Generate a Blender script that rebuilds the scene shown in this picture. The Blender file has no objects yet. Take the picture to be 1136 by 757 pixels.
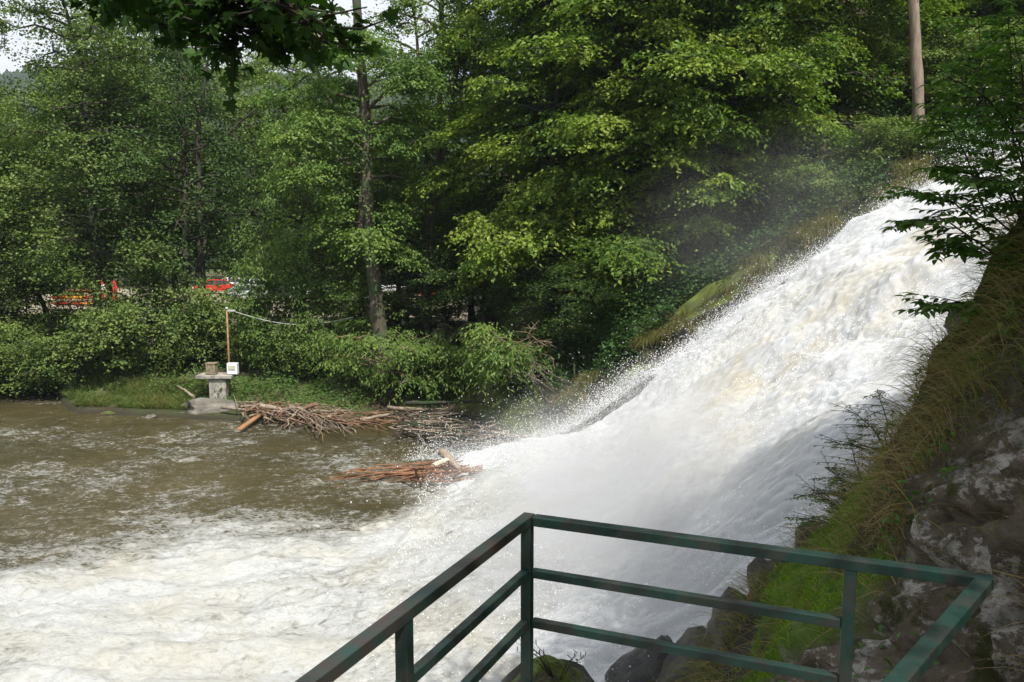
import bpy, bmesh, math, random
import numpy as np
from mathutils import Vector, Matrix

PI = math.pi
scene = bpy.context.scene
COL = scene.collection
rng = np.random.default_rng(7)
random.seed(7)

# ------------------------------------------------------------------ camera
F = 900.0; CX = 568.0; CY = 378.5; PITCH = math.radians(6.85); CAMZ = 7.0
cp, sp = math.cos(PITCH), math.sin(PITCH)
def ray(px, py):
    u = (px - CX) / F; v = (py - CY) / F
    return np.array([u, cp - v * sp, -sp - v * cp])
def at(px, py, Y):
    d = ray(px, py); return d * (Y / d[1]) + np.array([0, 0, CAMZ])
def atz(px, py, z):
    d = ray(px, py); return d * ((z - CAMZ) / d[2]) + np.array([0, 0, CAMZ])
cam_d = bpy.data.cameras.new('camera'); cam = bpy.data.objects.new('camera', cam_d); COL.objects.link(cam)
cam.location = (0, 0, CAMZ); cam.rotation_euler = (PI / 2 - PITCH, 0, 0)
cam_d.sensor_width = 36; cam_d.lens = F / 1136 * 36; cam_d.clip_end = 5000; cam_d.clip_start = .05
scene.camera = cam

# ------------------------------------------------------------------ noise
def _hash(ix, iy, iz, seed):
    n = (ix.astype(np.int64) * 374761393 + iy.astype(np.int64) * 668265263 + iz.astype(np.int64) * 2147483647 + seed * 974711) & 0xffffffff
    n = ((n ^ (n >> 13)) * 1274126177) & 0xffffffff
    n = ((n ^ (n >> 16)) * 2246822519) & 0xffffffff
    return ((n ^ (n >> 15)) & 0xffffff) / float(0xffffff)
def vnoise(x, y, z=None, seed=0):
    x = np.asarray(x, float); y = np.asarray(y, float)
    z = np.zeros_like(x) if z is None else np.asarray(z, float)
    ix, iy, iz = np.floor(x), np.floor(y), np.floor(z)
    fx, fy, fz = x - ix, y - iy, z - iz
    fx = fx * fx * (3 - 2 * fx); fy = fy * fy * (3 - 2 * fy); fz = fz * fz * (3 - 2 * fz)
    def h(a, b, c): return _hash(ix + a, iy + b, iz + c, seed)
    def l(a, b, t): return a + (b - a) * t
    return l(l(l(h(0,0,0), h(1,0,0), fx), l(h(0,1,0), h(1,1,0), fx), fy),
             l(l(h(0,0,1), h(1,0,1), fx), l(h(0,1,1), h(1,1,1), fx), fy), fz) * 2 - 1
def fbm(x, y, z=None, o=4, seed=0):
    a = 1; s = 0; t = 0; f = 1
    for k in range(o):
        s = s + a * vnoise(np.asarray(x) * f + 13.7 * k, np.asarray(y) * f - 7.1 * k, None if z is None else np.asarray(z) * f, seed + k)
        t += a; a *= .5; f *= 2.03
    return s / t
def ridge(x, y, z=None, o=4, seed=0):
    a = 1; s = 0; t = 0; f = 1
    for k in range(o):
        s = s + a * (1 - np.abs(vnoise(np.asarray(x) * f + 3.7 * k, np.asarray(y) * f + 9.1 * k, None if z is None else np.asarray(z) * f, seed + k)) * 2)
        t += a; a *= .5; f *= 2.1
    return s / t
def sstep(a, b, x):
    t = np.clip((x - a) / (b - a), 0, 1); return t * t * (3 - 2 * t)

# ------------------------------------------------------------------ object helpers
def tag(o, label=None, cat=None, group=None, kind=None):
    if label: o['label'] = label
    if cat: o['category'] = cat
    if group: o['group'] = group
    if kind: o['kind'] = kind
    return o
def empty(name, loc=(0, 0, 0), rz=0):
    o = bpy.data.objects.new(name, None); COL.objects.link(o)
    o.location = loc; o.rotation_euler = (0, 0, rz); o.empty_display_size = .3
    return o
def npmesh(name, V, Fc, mat, parent=None, attrs=None, smooth=False):
    """V (n,3); Fc (m,k) all faces with k corners"""
    V = np.asarray(V, np.float32).reshape(-1, 3); Fc = np.asarray(Fc, np.int32)
    me = bpy.data.meshes.new(name)
    m, k = Fc.shape
    me.vertices.add(len(V)); me.vertices.foreach_set('co', V.ravel())
    me.loops.add(m * k); me.loops.foreach_set('vertex_index', Fc.ravel())
    me.polygons.add(m)
    me.polygons.foreach_set('loop_start', np.arange(0, m * k, k, dtype=np.int32))
    me.polygons.foreach_set('loop_total', np.full(m, k, np.int32))
    me.polygons.foreach_set('use_smooth', np.full(m, bool(smooth)))
    for an, av in (attrs or {}).items():
        a = me.attributes.new(an, 'FLOAT', 'POINT'); a.data.foreach_set('value', np.asarray(av, np.float32).ravel())
    me.update(); me.validate()
    if mat is not None: me.materials.append(mat)
    o = bpy.data.objects.new(name, me); COL.objects.link(o)
    if parent is not None: o.parent = parent
    return o
def grid_faces(nu, nv):
    i = np.arange(nu - 1)[:, None] * nv + np.arange(nv - 1)[None, :]
    i = i.ravel()
    return np.stack([i, i + nv, i + nv + 1, i + 1], 1)
def bmobj(name, bm, mat, parent=None, smooth=False, bevel=0):
    if bevel:
        bmesh.ops.bevel(bm, geom=[e for e in bm.edges], offset=bevel, segments=2, affect='EDGES', profile=.6)
    me = bpy.data.meshes.new(name); bm.to_mesh(me); bm.free()
    if smooth:
        for p in me.polygons: p.use_smooth = True
    me.materials.append(mat)
    o = bpy.data.objects.new(name, me); COL.objects.link(o)
    if parent is not None: o.parent = parent
    return o
def add_box(bm, c, s, rot=None):
    M = Matrix.Translation(Vector(c)) @ (rot.to_4x4() if rot is not None else Matrix()) @ Matrix.Diagonal((s[0], s[1], s[2], 1))
    return bmesh.ops.create_cube(bm, size=1, matrix=M)
def add_beam(bm, a, b, w, h):
    a = Vector(a); b = Vector(b); d = (b - a); L = d.length
    x = d.normalized(); up = Vector((0, 0, 1)) if abs(x.z) < .95 else Vector((0.44, 0.9, 0)).normalized()
    y = up.cross(x).normalized(); z = x.cross(y)
    R = Matrix((x, y, z)).transposed()
    return add_box(bm, (a + b) / 2, (L, w, h), R)
def add_cyl(bm, a, b, r1, r2=None, n=12):
    a = Vector(a); b = Vector(b); r2 = r1 if r2 is None else r2
    q = (b - a).to_track_quat('Z', 'Y').to_matrix().to_4x4()
    return bmesh.ops.create_cone(bm, cap_ends=True, segments=n, radius1=r1, radius2=r2, depth=(b - a).length, matrix=Matrix.Translation((a + b) / 2) @ q)
def copy_tree(o, parent=None):
    c = o.copy(); COL.objects.link(c)
    if parent is not None: c.parent = parent
    for ch in list(o.children): copy_tree(ch, c)
    return c

class Tubes:
    def __init__(s): s.V = []; s.F = []; s.n = 0
    def add(s, pts, rad, k=6, seed=None):
        pts = np.asarray(pts, float); rad = np.broadcast_to(np.asarray(rad, float), (len(pts),))
        t = np.gradient(pts, axis=0); t /= np.linalg.norm(t, axis=1)[:, None] + 1e-9
        ref = np.array([1., 0, 0]) if abs(t[:, 2]).mean() > .7 else np.array([0, 0, 1.])
        a = np.cross(t, ref); a /= np.linalg.norm(a, axis=1)[:, None] + 1e-9
        b = np.cross(t, a)
        th = np.arange(k) / k * 2 * PI
        ring = pts[:, None] + rad[:, None, None] * (a[:, None] * np.cos(th)[None, :, None] + b[:, None] * np.sin(th)[None, :, None])
        if seed is not None:
            ring += (fbm(ring[..., 0] * 3, ring[..., 1] * 3, ring[..., 2] * 1.2, 3, seed) * rad[:, None] * .35)[..., None] * (ring - pts[:, None]) / (rad[:, None, None] + 1e-6)
        m = len(pts)
        i = (np.arange(m - 1)[:, None] * k + np.arange(k)[None]).ravel()
        j = (np.arange(m - 1)[:, None] * k + (np.arange(k)[None] + 1) % k).ravel()
        s.F.append(np.stack([i, j, j + k, i + k], 1) + s.n)
        # end caps
        V = ring.reshape(-1, 3); V = np.vstack([V, pts[:1], pts[-1:]]); n0 = m * k
        r = np.arange(k); s.F.append(np.stack([np.full(k, n0), (r + 1) % k, r, np.full(k, n0)], 1)[:, :4] + s.n)
        s.F.append(np.stack([np.full(k, n0 + 1), (m - 1) * k + r, (m - 1) * k + (r + 1) % k, np.full(k, n0 + 1)], 1) + s.n)
        s.V.append(V); s.n += len(V)
    def build(s, name, mat, parent=None, smooth=True):
        V = np.vstack(s.V); Fq = np.vstack(s.F)
        deg = Fq[:, 0] == Fq[:, 3]
        # make caps proper triangles: build with mixed polys
        me = bpy.data.meshes.new(name)
        q = Fq[~deg]; t = Fq[deg][:, :3]
        me.vertices.add(len(V)); me.vertices.foreach_set('co', V.astype(np.float32).ravel())
        loops = np.concatenate([q.ravel(), t.ravel()]).astype(np.int32)
        me.loops.add(len(loops)); me.loops.foreach_set('vertex_index', loops)
        me.polygons.add(len(q) + len(t))
        st = np.concatenate([np.arange(len(q)) * 4, len(q) * 4 + np.arange(len(t)) * 3]).astype(np.int32)
        tot = np.concatenate([np.full(len(q), 4), np.full(len(t), 3)]).astype(np.int32)
        me.polygons.foreach_set('loop_start', st); me.polygons.foreach_set('loop_total', tot)
        me.polygons.foreach_set('use_smooth', np.concatenate([np.full(len(q), smooth), np.zeros(len(t), bool)]))
        me.update(); me.validate(); me.materials.append(mat)
        o = bpy.data.objects.new(name, me); COL.objects.link(o)
        if parent is not None: o.parent = parent
        return o

# ------------------------------------------------------------------ materials
class NT:
    def __init__(s, name):
        s.m = bpy.data.materials.new(name); s.m.use_nodes = True; s.t = s.m.node_tree; s.t.nodes.clear()
        s.out = s.n('ShaderNodeOutputMaterial')
    def n(s, typ, **kw):
        nd = s.t.nodes.new(typ)
        for k, v in kw.items():
            if k in nd.inputs.keys() if isinstance(k, str) else False: pass
            setattr(nd, k, v)
        return nd
    def l(s, a, b): s.t.links.new(a, b)
    def noise(s, scale, detail=4, rough=.55, vec=None, dist=0, dim='3D'):
        n = s.n('ShaderNodeTexNoise'); n.inputs['Scale'].default_value = scale; n.inputs['Detail'].default_value = detail
        n.inputs['Roughness'].default_value = rough; n.inputs['Distortion'].default_value = dist
        if vec is not None: s.l(vec, n.inputs['Vector'])
        return n.outputs['Fac']
    def coord(s, scale=(1, 1, 1), kind='Object'):
        tc = s.n('ShaderNodeTexCoord'); mp = s.n('ShaderNodeMapping'); mp.inputs['Scale'].default_value = scale
        s.l(tc.outputs[kind], mp.inputs['Vector']); return mp.outputs['Vector']
    def ramp(s, fac, stops, interp='LINEAR'):
        r = s.n('ShaderNodeValToRGB'); r.color_ramp.interpolation = interp
        e = r.color_ramp.elements
        while len(e) < len(stops): e.new(.5)
        for i, (p, c) in enumerate(stops):
            e[i].position = p; c = (c, c, c) if isinstance(c, (int, float)) else c; e[i].color = (*c, 1)
        s.l(fac, r.inputs['Fac']); return r.outputs['Color']
    def mix(s, fac, a, b):
        m = s.n('ShaderNodeMix'); m.data_type = 'RGBA'
        if isinstance(fac, (int, float)): m.inputs[0].default_value = fac
        else: s.l(fac, m.inputs[0])
        for i, v in ((6, a), (7, b)):
            if isinstance(v, tuple): m.inputs[i].default_value = (*v, 1)
            else: s.l(v, m.inputs[i])
        return m.outputs[2]
    def math(s, op, a, b=None, c=None, clamp=False):
        m = s.n('ShaderNodeMath'); m.operation = op; m.use_clamp = clamp
        for i, v in enumerate((a, b, c)):
            if v is None: continue
            if isinstance(v, (int, float)): m.inputs[i].default_value = v
            else: s.l(v, m.inputs[i])
        return m.outputs[0]
    def attr(s, name):
        a = s.n('ShaderNodeAttribute'); a.attribute_name = name; return a.outputs['Fac']
    def bump(s, h, strength=.5, dist=.05, normal=None):
        b = s.n('ShaderNodeBump'); b.inputs['Strength'].default_value = strength; b.inputs['Distance'].default_value = dist
        s.l(h, b.inputs['Height'])
        if normal is not None: s.l(normal, b.inputs['Normal'])
        return b.outputs['Normal']
    def pbr(s, color, rough=.6, metal=0, normal=None, spec=.5, **kw):
        p = s.n('ShaderNodeBsdfPrincipled')
        for k, v in (('Base Color', color), ('Roughness', rough), ('Metallic', metal), ('Specular IOR Level', spec), *kw.items()):
            if isinstance(v, tuple): p.inputs[k].default_value = (*v, 1) if len(v) == 3 else v
            elif isinstance(v, (int, float)): p.inputs[k].default_value = v
            else: s.l(v, p.inputs[k])
        if normal is not None: s.l(normal, p.inputs['Normal'])
        s.l(p.outputs[0], s.out.inputs['Surface']); return p

def m_plain(name, c, rough=.5, metal=0, var=.15, scale=8, bump=.1):
    t = NT(name); v = t.coord()
    f = t.noise(scale, 5, vec=v)
    c2 = tuple(x * (1 - var * 2) for x in c); c1 = tuple(min(1, x * (1 + var)) for x in c)
    col = t.ramp(f, [(.3, c2), (.7, c1)])
    nb = t.bump(t.noise(scale * 6, 3, vec=v), bump, .01)
    t.pbr(col, rough, metal, nb); return t.m
def m_leaf(name, stops, trans=.35, gloss=.5, scale=.35):
    """stops on the per-leaf tint"""
    t = NT(name)
    col = t.ramp(t.attr('tint'), stops)
    d = t.n('ShaderNodeBsdfDiffuse'); tr = t.n('ShaderNodeBsdfTranslucent'); g = t.n('ShaderNodeBsdfGlossy')
    g.inputs['Roughness'].default_value = gloss; g.inputs['Color'].default_value = (.7, .9, .6, 1)
    t.l(col, d.inputs['Color'])
    hs = t.n('ShaderNodeMix'); hs.data_type = 'RGBA'; hs.blend_type = 'MULTIPLY'; hs.inputs[0].default_value = 1
    t.l(col, hs.inputs[6]); hs.inputs[7].default_value = (1.0, 1.25, .45, 1); t.l(hs.outputs[2], tr.inputs['Color'])
    m1 = t.n('ShaderNodeMixShader'); m1.inputs[0].default_value = trans
    t.l(d.outputs[0], m1.inputs[1]); t.l(tr.outputs[0], m1.inputs[2])
    m2 = t.n('ShaderNodeMixShader'); m2.inputs[0].default_value = .025
    t.l(m1.outputs[0], m2.inputs[1]); t.l(g.outputs[0], m2.inputs[2])
    t.l(m2.outputs[0], t.out.inputs['Surface']); return t.m
def m_bark(name, c1, c2, moss=None):
    t = NT(name); v = t.coord((1, 1, .25))
    f = t.noise(9, 6, .65, v); col = t.ramp(f, [(.3, c1), (.65, c2)])
    if moss:
        mf = t.ramp(t.noise(1.3, 4, .6, t.coord()), [(.45, 0.), (.6, 1.)]); col = t.mix(mf, col, moss)
    t.pbr(col, .9, 0, t.bump(t.noise(24, 5, .7, v), .8, .03), .2); return t.m

M = {}
# foliage (real leaf reflectances)
M['hornbeam'] = m_leaf('hornbeam_leaves', [(0, (.035, .078, .010)), (.38, (.088, .155, .018)), (.64, (.18, .25, .032)), (1, (.29, .33, .055))], .42)
M['alder'] = m_leaf('alder_leaves', [(0, (.045, .085, .018)), (.45, (.115, .170, .040)), (.8, (.18, .235, .060)), (1, (.23, .27, .085))], .38)
M['dark'] = m_leaf('dark_leaves', [(0, (.022, .050, .012)), (.5, (.055, .100, .024)), (1, (.11, .165, .04))], .3)
M['ash'] = m_leaf('ash_leaves', [(0, (.042, .090, .016)), (.45, (.115, .190, .038)), (1, (.21, .28, .065))], .4)
M['maple'] = m_leaf('maple_leaves', [(0, (.018, .045, .010)), (.5, (.030, .070, .012)), (1, (.05, .10, .016))], .3)
M['sapling'] = m_leaf('sapling_leaves', [(0, (.045, .10, .020)), (.5, (.075, .15, .028)), (1, (.12, .20, .045))], .42)
M['ivy'] = m_leaf('ivy_leaves', [(0, (.018, .045, .012)), (.6, (.038, .085, .018)), (1, (.09, .14, .03))], .2)
M['dryleaf'] = m_leaf('dry_leaves', [(0, (.10, .07, .03)), (.6, (.14, .12, .04)), (1, (.12, .17, .04))], .3)
M['grass'] = m_leaf('grass_blades', [(0, (.05, .085, .015)), (.35, (.085, .135, .022)), (.6, (.17, .15, .05)), (.85, (.24, .17, .075)), (1, (.32, .23, .12))], .3)
M['moss'] = m_leaf('moss_blades', [(0, (.06, .10, .010)), (.5, (.14, .24, .012)), (1, (.25, .36, .03))], .3)
M['bark'] = m_bark('brown_bark', (.055, .042, .032), (.14, .115, .09), (.05, .075, .03))
M['darkbark'] = m_bark('dark_bark', (.03, .025, .02), (.08, .068, .055), (.03, .05, .02))
M['paleb'] = m_bark('pale_bark', (.16, .12, .09), (.30, .235, .18))
M['twig'] = m_bark('dry_twigs', (.13, .09, .06), (.26, .19, .13))

# ------------------------------------------------------------------ leaf meshes
def norm(a): return a / (np.linalg.norm(a, axis=-1, keepdims=True) + 1e-9)
def leaf_mesh(name, P, U, Nn, L, W, tint, mat, parent=None, fold=.25, kind='rhomb'):
    """P base point, U direction of the leaf, Nn rough normal"""
    n = len(P); U = norm(U); S = norm(np.cross(U, Nn)); N2 = np.cross(S, U)
    L = np.broadcast_to(L, (n,))[:, None]; W = np.broadcast_to(W, (n,))[:, None]
    v0 = P; v1 = P + U * L * .45 + S * W * .5 + N2 * W * fold * .5
    v2 = P + U * L - N2 * L * .12; v3 = P + U * L * .45 - S * W * .5 + N2 * W * fold * .5
    V = np.stack([v0, v1, v2, v3], 1).reshape(-1, 3)
    Fc = np.arange(n * 4).reshape(n, 4)
    return npmesh(name, V, Fc, mat, parent, {'tint': np.repeat(tint, 4)})
def leaf_mesh_full(name, P, U, Nn, L, W, tint, mat, parent=None):
    """elliptical leaf of 8 corners for near plants (two quads per half, folded at the midrib)"""
    n = len(P); U = norm(U); S = norm(np.cross(U, Nn)); N2 = np.cross(S, U)
    L = np.broadcast_to(L, (n,))[:, None]; W = np.broadcast_to(W, (n,))[:, None]
    ts = [0, .22, .5, .78, 1.0]; ws = [0.02, .36, .5, .34, .02]; cv = [0, .02, .0, -.07, -.18]
    rows = []
    for t, w, c in zip(ts, ws, cv):
        mid = P + U * L * t + N2 * L * c
        rows += [mid - S * W * w + N2 * W * .12 * (w / .5), mid, mid + S * W * w + N2 * W * .12 * (w / .5)]
    V = np.stack(rows, 1).reshape(-1, 3)
    q = []
    for r in range(4):
        for c in range(2):
            a = r * 3 + c; q.append([a, a + 1, a + 4, a + 3])
    Fc = (np.arange(n)[:, None, None] * 15 + np.array(q)[None]).reshape(-1, 4)
    return npmesh(name, V, Fc, mat, parent, {'tint': np.repeat(tint, 15)}, smooth=True)

def spray_leaves(C, D, R, g, k=6, m=9, leaf=(.12, .075), droop=.25, thick=.08, tilt=.25, fan=1.3, tint_sd=.16, hang=0.0):
    """C centres, D outward dirs (unit, 3D), R radii -> P,U,N,L,W,tint"""
    S = len(C)
    up = np.array([0, 0, 1.])
    side = norm(np.cross(D, up))
    ang = (g.random((S, k)) - .5) * 2 * fan
    T = D[:, None] * np.cos(ang)[..., None] + side[:, None] * np.sin(ang)[..., None]
    T[..., 2] += (g.random((S, k)) - .5) * .25
    T = norm(T)
    tt = (np.arange(m) + .3 + g.random((S, k, m)) * .7) / m
    start = C - D * (R * .45)[:, None]
    len_ = (R[:, None] * (.85 + .5 * g.random((S, k))))
    P = start[:, None, None] + T[:, :, None] * (tt * len_[..., None] * 1.35)[..., None]
    P[..., 2] -= droop * (tt * len_[..., None]) ** 2 * (1 + hang)
    P += g.normal(0, 1, P.shape) * thick * np.array([.6, .6, .8])
    sgn = np.where(g.random((S, k, m)) > .5, 1, -1)
    T2 = np.cross(T, up)
    U = T[:, :, None] * .75 + T2[:, :, None] * sgn[..., None] * .8 + g.normal(0, .28, P.shape)
    U[..., 2] -= .15 + droop * tt * .8 + hang * .7
    N = np.zeros_like(P); N[..., 2] = 1
    N = N + g.normal(0, tilt + .12, P.shape) + D[:, None, None] * .25
    n = S * k * m
    L = leaf[0] * (.6 + .85 * g.random(n)); W = leaf[1] * (.6 + .85 * g.random(n))
    st = g.normal(0, .05, S)[:, None, None]
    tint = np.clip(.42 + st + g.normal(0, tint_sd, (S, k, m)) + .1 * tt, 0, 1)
    return P.reshape(-1, 3), U.reshape(-1, 3), N.reshape(-1, 3), L, W, tint.ravel()

def build_tree(name, g, trunk_paths, r0, limbs, leafmat, barkmat, leaf=(.12, .075), spray_r=.75, k=6, m=9, droop=.25, thick=.08, nsp=12, fan=1.3, hang=0, tilt=.25, extra=None, gap=.62, gth=-.13, lw=.48, zj=.3, loc=(0, 0, 0)):
    """trunk_paths: list of (pts, r_base, r_top); limbs: array rows start(3), az, length, rise, r"""
    root = empty(name, loc)
    tb = Tubes()
    for pts, ra, rb in trunk_paths:
        pts = np.asarray(pts, float)
        # resample with a spline-like smoothing
        tt = np.linspace(0, len(pts) - 1, len(pts) * 6)
        P = np.stack([np.interp(tt, np.arange(len(pts)), pts[:, i]) for i in range(3)], 1)
        ker = np.array([1, 2, 3, 2, 1.]) / 9
        for i in range(3):
            pad = np.pad(P[:, i], 2, mode='reflect', reflect_type='odd'); P[:, i] = np.convolve(pad, ker, 'valid')
        s = np.linspace(0, 1, len(P)); rr = ra + (rb - ra) * s + ra * .45 * np.exp(-s * 18)
        tb.add(P, rr, 10, seed=3)
    Cs, Ds, Rs, Ts = [], [], [], []
    for (s0, az, Ln, rise, r) in limbs:
        s0 = np.asarray(s0, float); d = np.array([math.cos(az), math.sin(az), 0])
        t = np.linspace(0, 1, 7)
        wob = g.normal(0, .05 * Ln, (7, 3)) * t[:, None]
        P = s0 + d * (Ln * t)[:, None] + np.array([0, 0, 1]) * (rise * t - (rise * .5 + .12) * t ** 2.2)[:, None] * Ln + wob
        tb.add(P, r * (1 - .82 * t) + .008, 5)
        n = max(2, int(nsp * Ln / 4))
        ts = .22 + .78 * np.sqrt(g.random(n))
        base = np.stack([np.interp(ts, t, P[:, i]) for i in range(3)], 1)
        lat = np.cross(d, [0, 0, 1]); off = (g.random(n) * 2 - 1) * (lw * Ln * (1.15 - ts * .75)) * .8
        dirs = norm(d * 1.0 + lat * (off / (.35 * Ln + .2))[:, None] + np.array([0, 0, -.12]))
        C = base + lat * off[:, None] + d * (abs(off) * .4)[:, None]
        C[:, 2] += g.normal(0, zj, n) - abs(off) * .12
        for q in range(n):
            if g.random() < .5: tb.add([base[q], (base[q] + C[q]) / 2 + g.normal(0, .05, 3), C[q]], [.022, .015, .006], 4)
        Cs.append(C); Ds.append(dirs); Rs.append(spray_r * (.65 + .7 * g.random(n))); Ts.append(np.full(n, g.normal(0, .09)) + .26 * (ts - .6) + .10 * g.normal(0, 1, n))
    C = np.vstack(Cs); D = np.vstack(Ds); R = np.concatenate(Rs)
    P, U, N, L, W, ti = spray_leaves(C, D, R, g, k, m, leaf, droop, thick, tilt, fan, hang=hang)
    ti = np.clip(ti + np.repeat(np.concatenate(Ts), k * m), 0, 1)
    tb.build('trunk', barkmat, root)
    cn = fbm(P[:, 0] * gap, P[:, 1] * gap, P[:, 2] * gap * 1.25, 3, 17)          # clumps of twigs with gaps between them
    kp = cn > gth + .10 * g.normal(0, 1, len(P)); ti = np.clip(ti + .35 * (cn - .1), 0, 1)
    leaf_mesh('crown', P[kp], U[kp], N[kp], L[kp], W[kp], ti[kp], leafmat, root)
    return root

def std_limbs(g, trunk, h0, h1, R, n, prof, rise=(.25, .6), rr=.07):
    """limbs up a trunk path; prof(t)->relative length"""
    trunk = np.asarray(trunk, float); out = []
    for i in range(n):
        t = (i + g.random() * .8) / n
        h = h0 + (h1 - h0) * t
        p = np.array([np.interp(h, trunk[:, 2], trunk[:, 0]), np.interp(h, trunk[:, 2], trunk[:, 1]), h])
        Ln = R * prof(t) * (.72 + .5 * g.random())
        out.append((p, i * 2.39996 + g.normal(0, .3), Ln, rise[0] + (rise[1] - rise[0]) * t + g.normal(0, .1), rr * (.4 + .6 * Ln / R)))
    return out

def ps(px, py, Y, base):
    """a point of the picture at depth Y, relative to base"""
    return at(px, py, Y) - base

# ------------------------------------------------------------------ terrain
shore_px = [(-400, 425), (-150, 428), (0, 431), (45, 433), (62, 430), (85, 456), (200, 461), (260, 464), (330, 470), (380, 474), (430, 462), (500, 462), (545, 480), (575, 505)]
SH = np.array([atz(px, py, 0)[:2] for px, py in shore_px])
SH = SH[np.argsort(SH[:, 0])]
SHX = np.concatenate([[-2000, -60], SH[:, 0], [1.6, 4]]); SHY = np.concatenate([[60, 44], SH[:, 1], [26.5, 26]])
FX = np.array([-40, -3, -1, 2, 5, 8, 12.5, 14, 16, 20, 400.]); FZ = np.array([-.0, -.0, .15, 1.05, 3.2, 5.5, 8.35, 9.1, 9.6, 9.75, 9.8])
_fx = np.linspace(-40, 60, 2001); _fz = np.interp(_fx, FX, FZ)
_k = np.ones(41) / 41; _fz = np.convolve(np.pad(_fz, 20, mode='edge'), _k, 'valid')
def fallz(x): return np.interp(x, _fx, _fz)
FALL_Y0, FALL_Y1 = 8.0, 26.0
def H(x, y):
    x = np.asarray(x, float); y = np.asarray(y, float)
    sy = np.interp(x, SHX, SHY)
    d = y - sy
    far = -1.0 + 1.25 * sstep(-2.5, .3, d) + .95 * sstep(.2, 5, d) + .55 * sstep(6, 16, d)
    far = far + .10 * fbm(x * .5, y * .5, None, 4, 5) * sstep(-2, 2, d) + .0
    # hills
    r = np.hypot(x, y)
    hill = 150 * sstep(190, 720, y + .18 * x + 25 * fbm(x * .006, y * .006, None, 3, 9)) * (1 - .15 * sstep(-350, 0, x)) 
    far = far + hill
    # wooded hillside at the right of the far bank
    k = sstep(-3, 3, x)
    side = fallz(x) + .35 + (y - 26.6) * (.18 + .5 * sstep(28, 40, y))
    side = np.minimum(side, 30) + (.5 * ridge(x * .8, y * .9, None, 4, 12) - .2) * sstep(32, 29, y) + .25 * fbm(x * .6, y * .6, None, 3, 12)
    up = np.where(y > 26.2, far * (1 - k) + np.maximum(side, far) * k, far)
    # under the falls / upper river
    bed = fallz(x) - 1.1
    infall = sstep(-2.5, .5, x) * (1 - sstep(25.6, 26.6, y))
    z = up * (1 - infall) + np.maximum(bed, -1.2) * infall
    # near side: ground under the viewpoint and the plateau behind the right bank
    near = 4.3 * (1 - sstep(1.3, 3.6, y)) * 1.0 + 1e-9
    zn = -1.2 + (near / 4.3) * 5.5
    z = np.where(y < 6, np.maximum(zn, np.where(x < 3, -1.2, z)), z)
    plat = -1.2 + 11.7 * sstep(5.5, 9.0, x) * (1 - sstep(6.5, 9.5, y))
    z = np.maximum(z, plat)
    return z
def axis(segs):
    out = []
    for a, b, s in segs: out.append(np.arange(a, b, s))
    return np.concatenate(out + [[segs[-1][1]]])
gx = axis([(-1600, -400, 60), (-400, -80, 8), (-80, -34, 2), (-34, 22, .33), (22, 60, 1.5), (60, 400, 20), (400, 1600, 80)])
gy = axis([(-300, -40, 20), (-40, -8, 2), (-8, 22, .5), (22, 50, .33), (50, 130, 2), (130, 900, 9), (900, 2400, 60)])
GX, GY = np.meshgrid(gx, gy, indexing='ij')
GZ = H(GX, GY)
t = NT('ground_soil'); v = t.coord()
n1 = t.noise(.35, 6, .6, v); n2 = t.noise(5, 6, .7, v)
sep = t.n('ShaderNodeSeparateXYZ'); t.l(v, sep.inputs[0])
soil = t.ramp(n2, [(.3, (.035, .028, .018)), (.7, (.10, .078, .05))])
grs = t.ramp(n2, [(.3, (.04, .07, .015)), (.7, (.12, .15, .045))])
gm = t.ramp(n1, [(.42, 0.), (.58, 1.)])
wet = t.ramp(sep.outputs['Z'], [(.0, (.0, .0, .0)), (.45, (1., 1., 1.))])
base = t.mix(gm, soil, grs)
# gravel car park beyond the trees
mr = t.n('ShaderNodeMapRange'); mr.inputs['From Min'].default_value = 52; mr.inputs['From Max'].default_value = 56; t.l(sep.outputs['Y'], mr.inputs['Value'])
mr2 = t.n('ShaderNodeMapRange'); mr2.inputs['From Min'].default_value = 96; mr2.inputs['From Max'].default_value = 92; t.l(sep.outputs['Y'], mr2.inputs['Value'])
lot = t.math('MULTIPLY', mr.outputs[0], mr2.outputs[0])
grav = t.ramp(t.noise(2, 6, .7, v), [(.3, (.22, .19, .13)), (.7, (.36, .32, .24))])
lawn = t.ramp(t.noise(.12, 3, .5, v), [(.47, (.15, .17, .05)), (.53, (.33, .29, .21))])
base = t.mix(lot, base, t.mix(t.ramp(t.noise(.1, 2, .5, v), [(.45, 0.), (.55, 1.)]), lawn, grav))
fr = t.n('ShaderNodeMapRange'); fr.inputs['From Min'].default_value = 150; fr.inputs['From Max'].default_value = 200; t.l(sep.outputs['Y'], fr.inputs['Value'])
base = t.mix(fr.outputs[0], base, (.025, .042, .018))
lx = t.n('ShaderNodeMapRange'); lx.inputs['From Min'].default_value = 0; lx.inputs['From Max'].default_value = 2; t.l(sep.outputs['X'], lx.inputs['Value'])
ly = t.n('ShaderNodeMapRange'); ly.inputs['From Min'].default_value = 31; ly.inputs['From Max'].default_value = 28.5; t.l(sep.outputs['Y'], ly.inputs['Value'])
ledge = t.math('MULTIPLY', t.math('MULTIPLY', lx.outputs[0], ly.outputs[0]), t.ramp(t.noise(.8, 6, .7, v), [(.46, 1.), (.60, .15)]))
base = t.mix(ledge, base, t.ramp(n2, [(.3, (.018, .016, .012)), (.7, (.06, .05, .038))]))
base = t.mix(wet, (.03, .026, .018), base)
t.pbr(base, .95, 0, t.bump(n2, .8, .08), .2)
ground = npmesh('ground', np.stack([GX, GY, GZ], -1).reshape(-1, 3), grid_faces(len(gx), len(gy)), t.m, smooth=True)
tag(ground, kind='structure')

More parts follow.
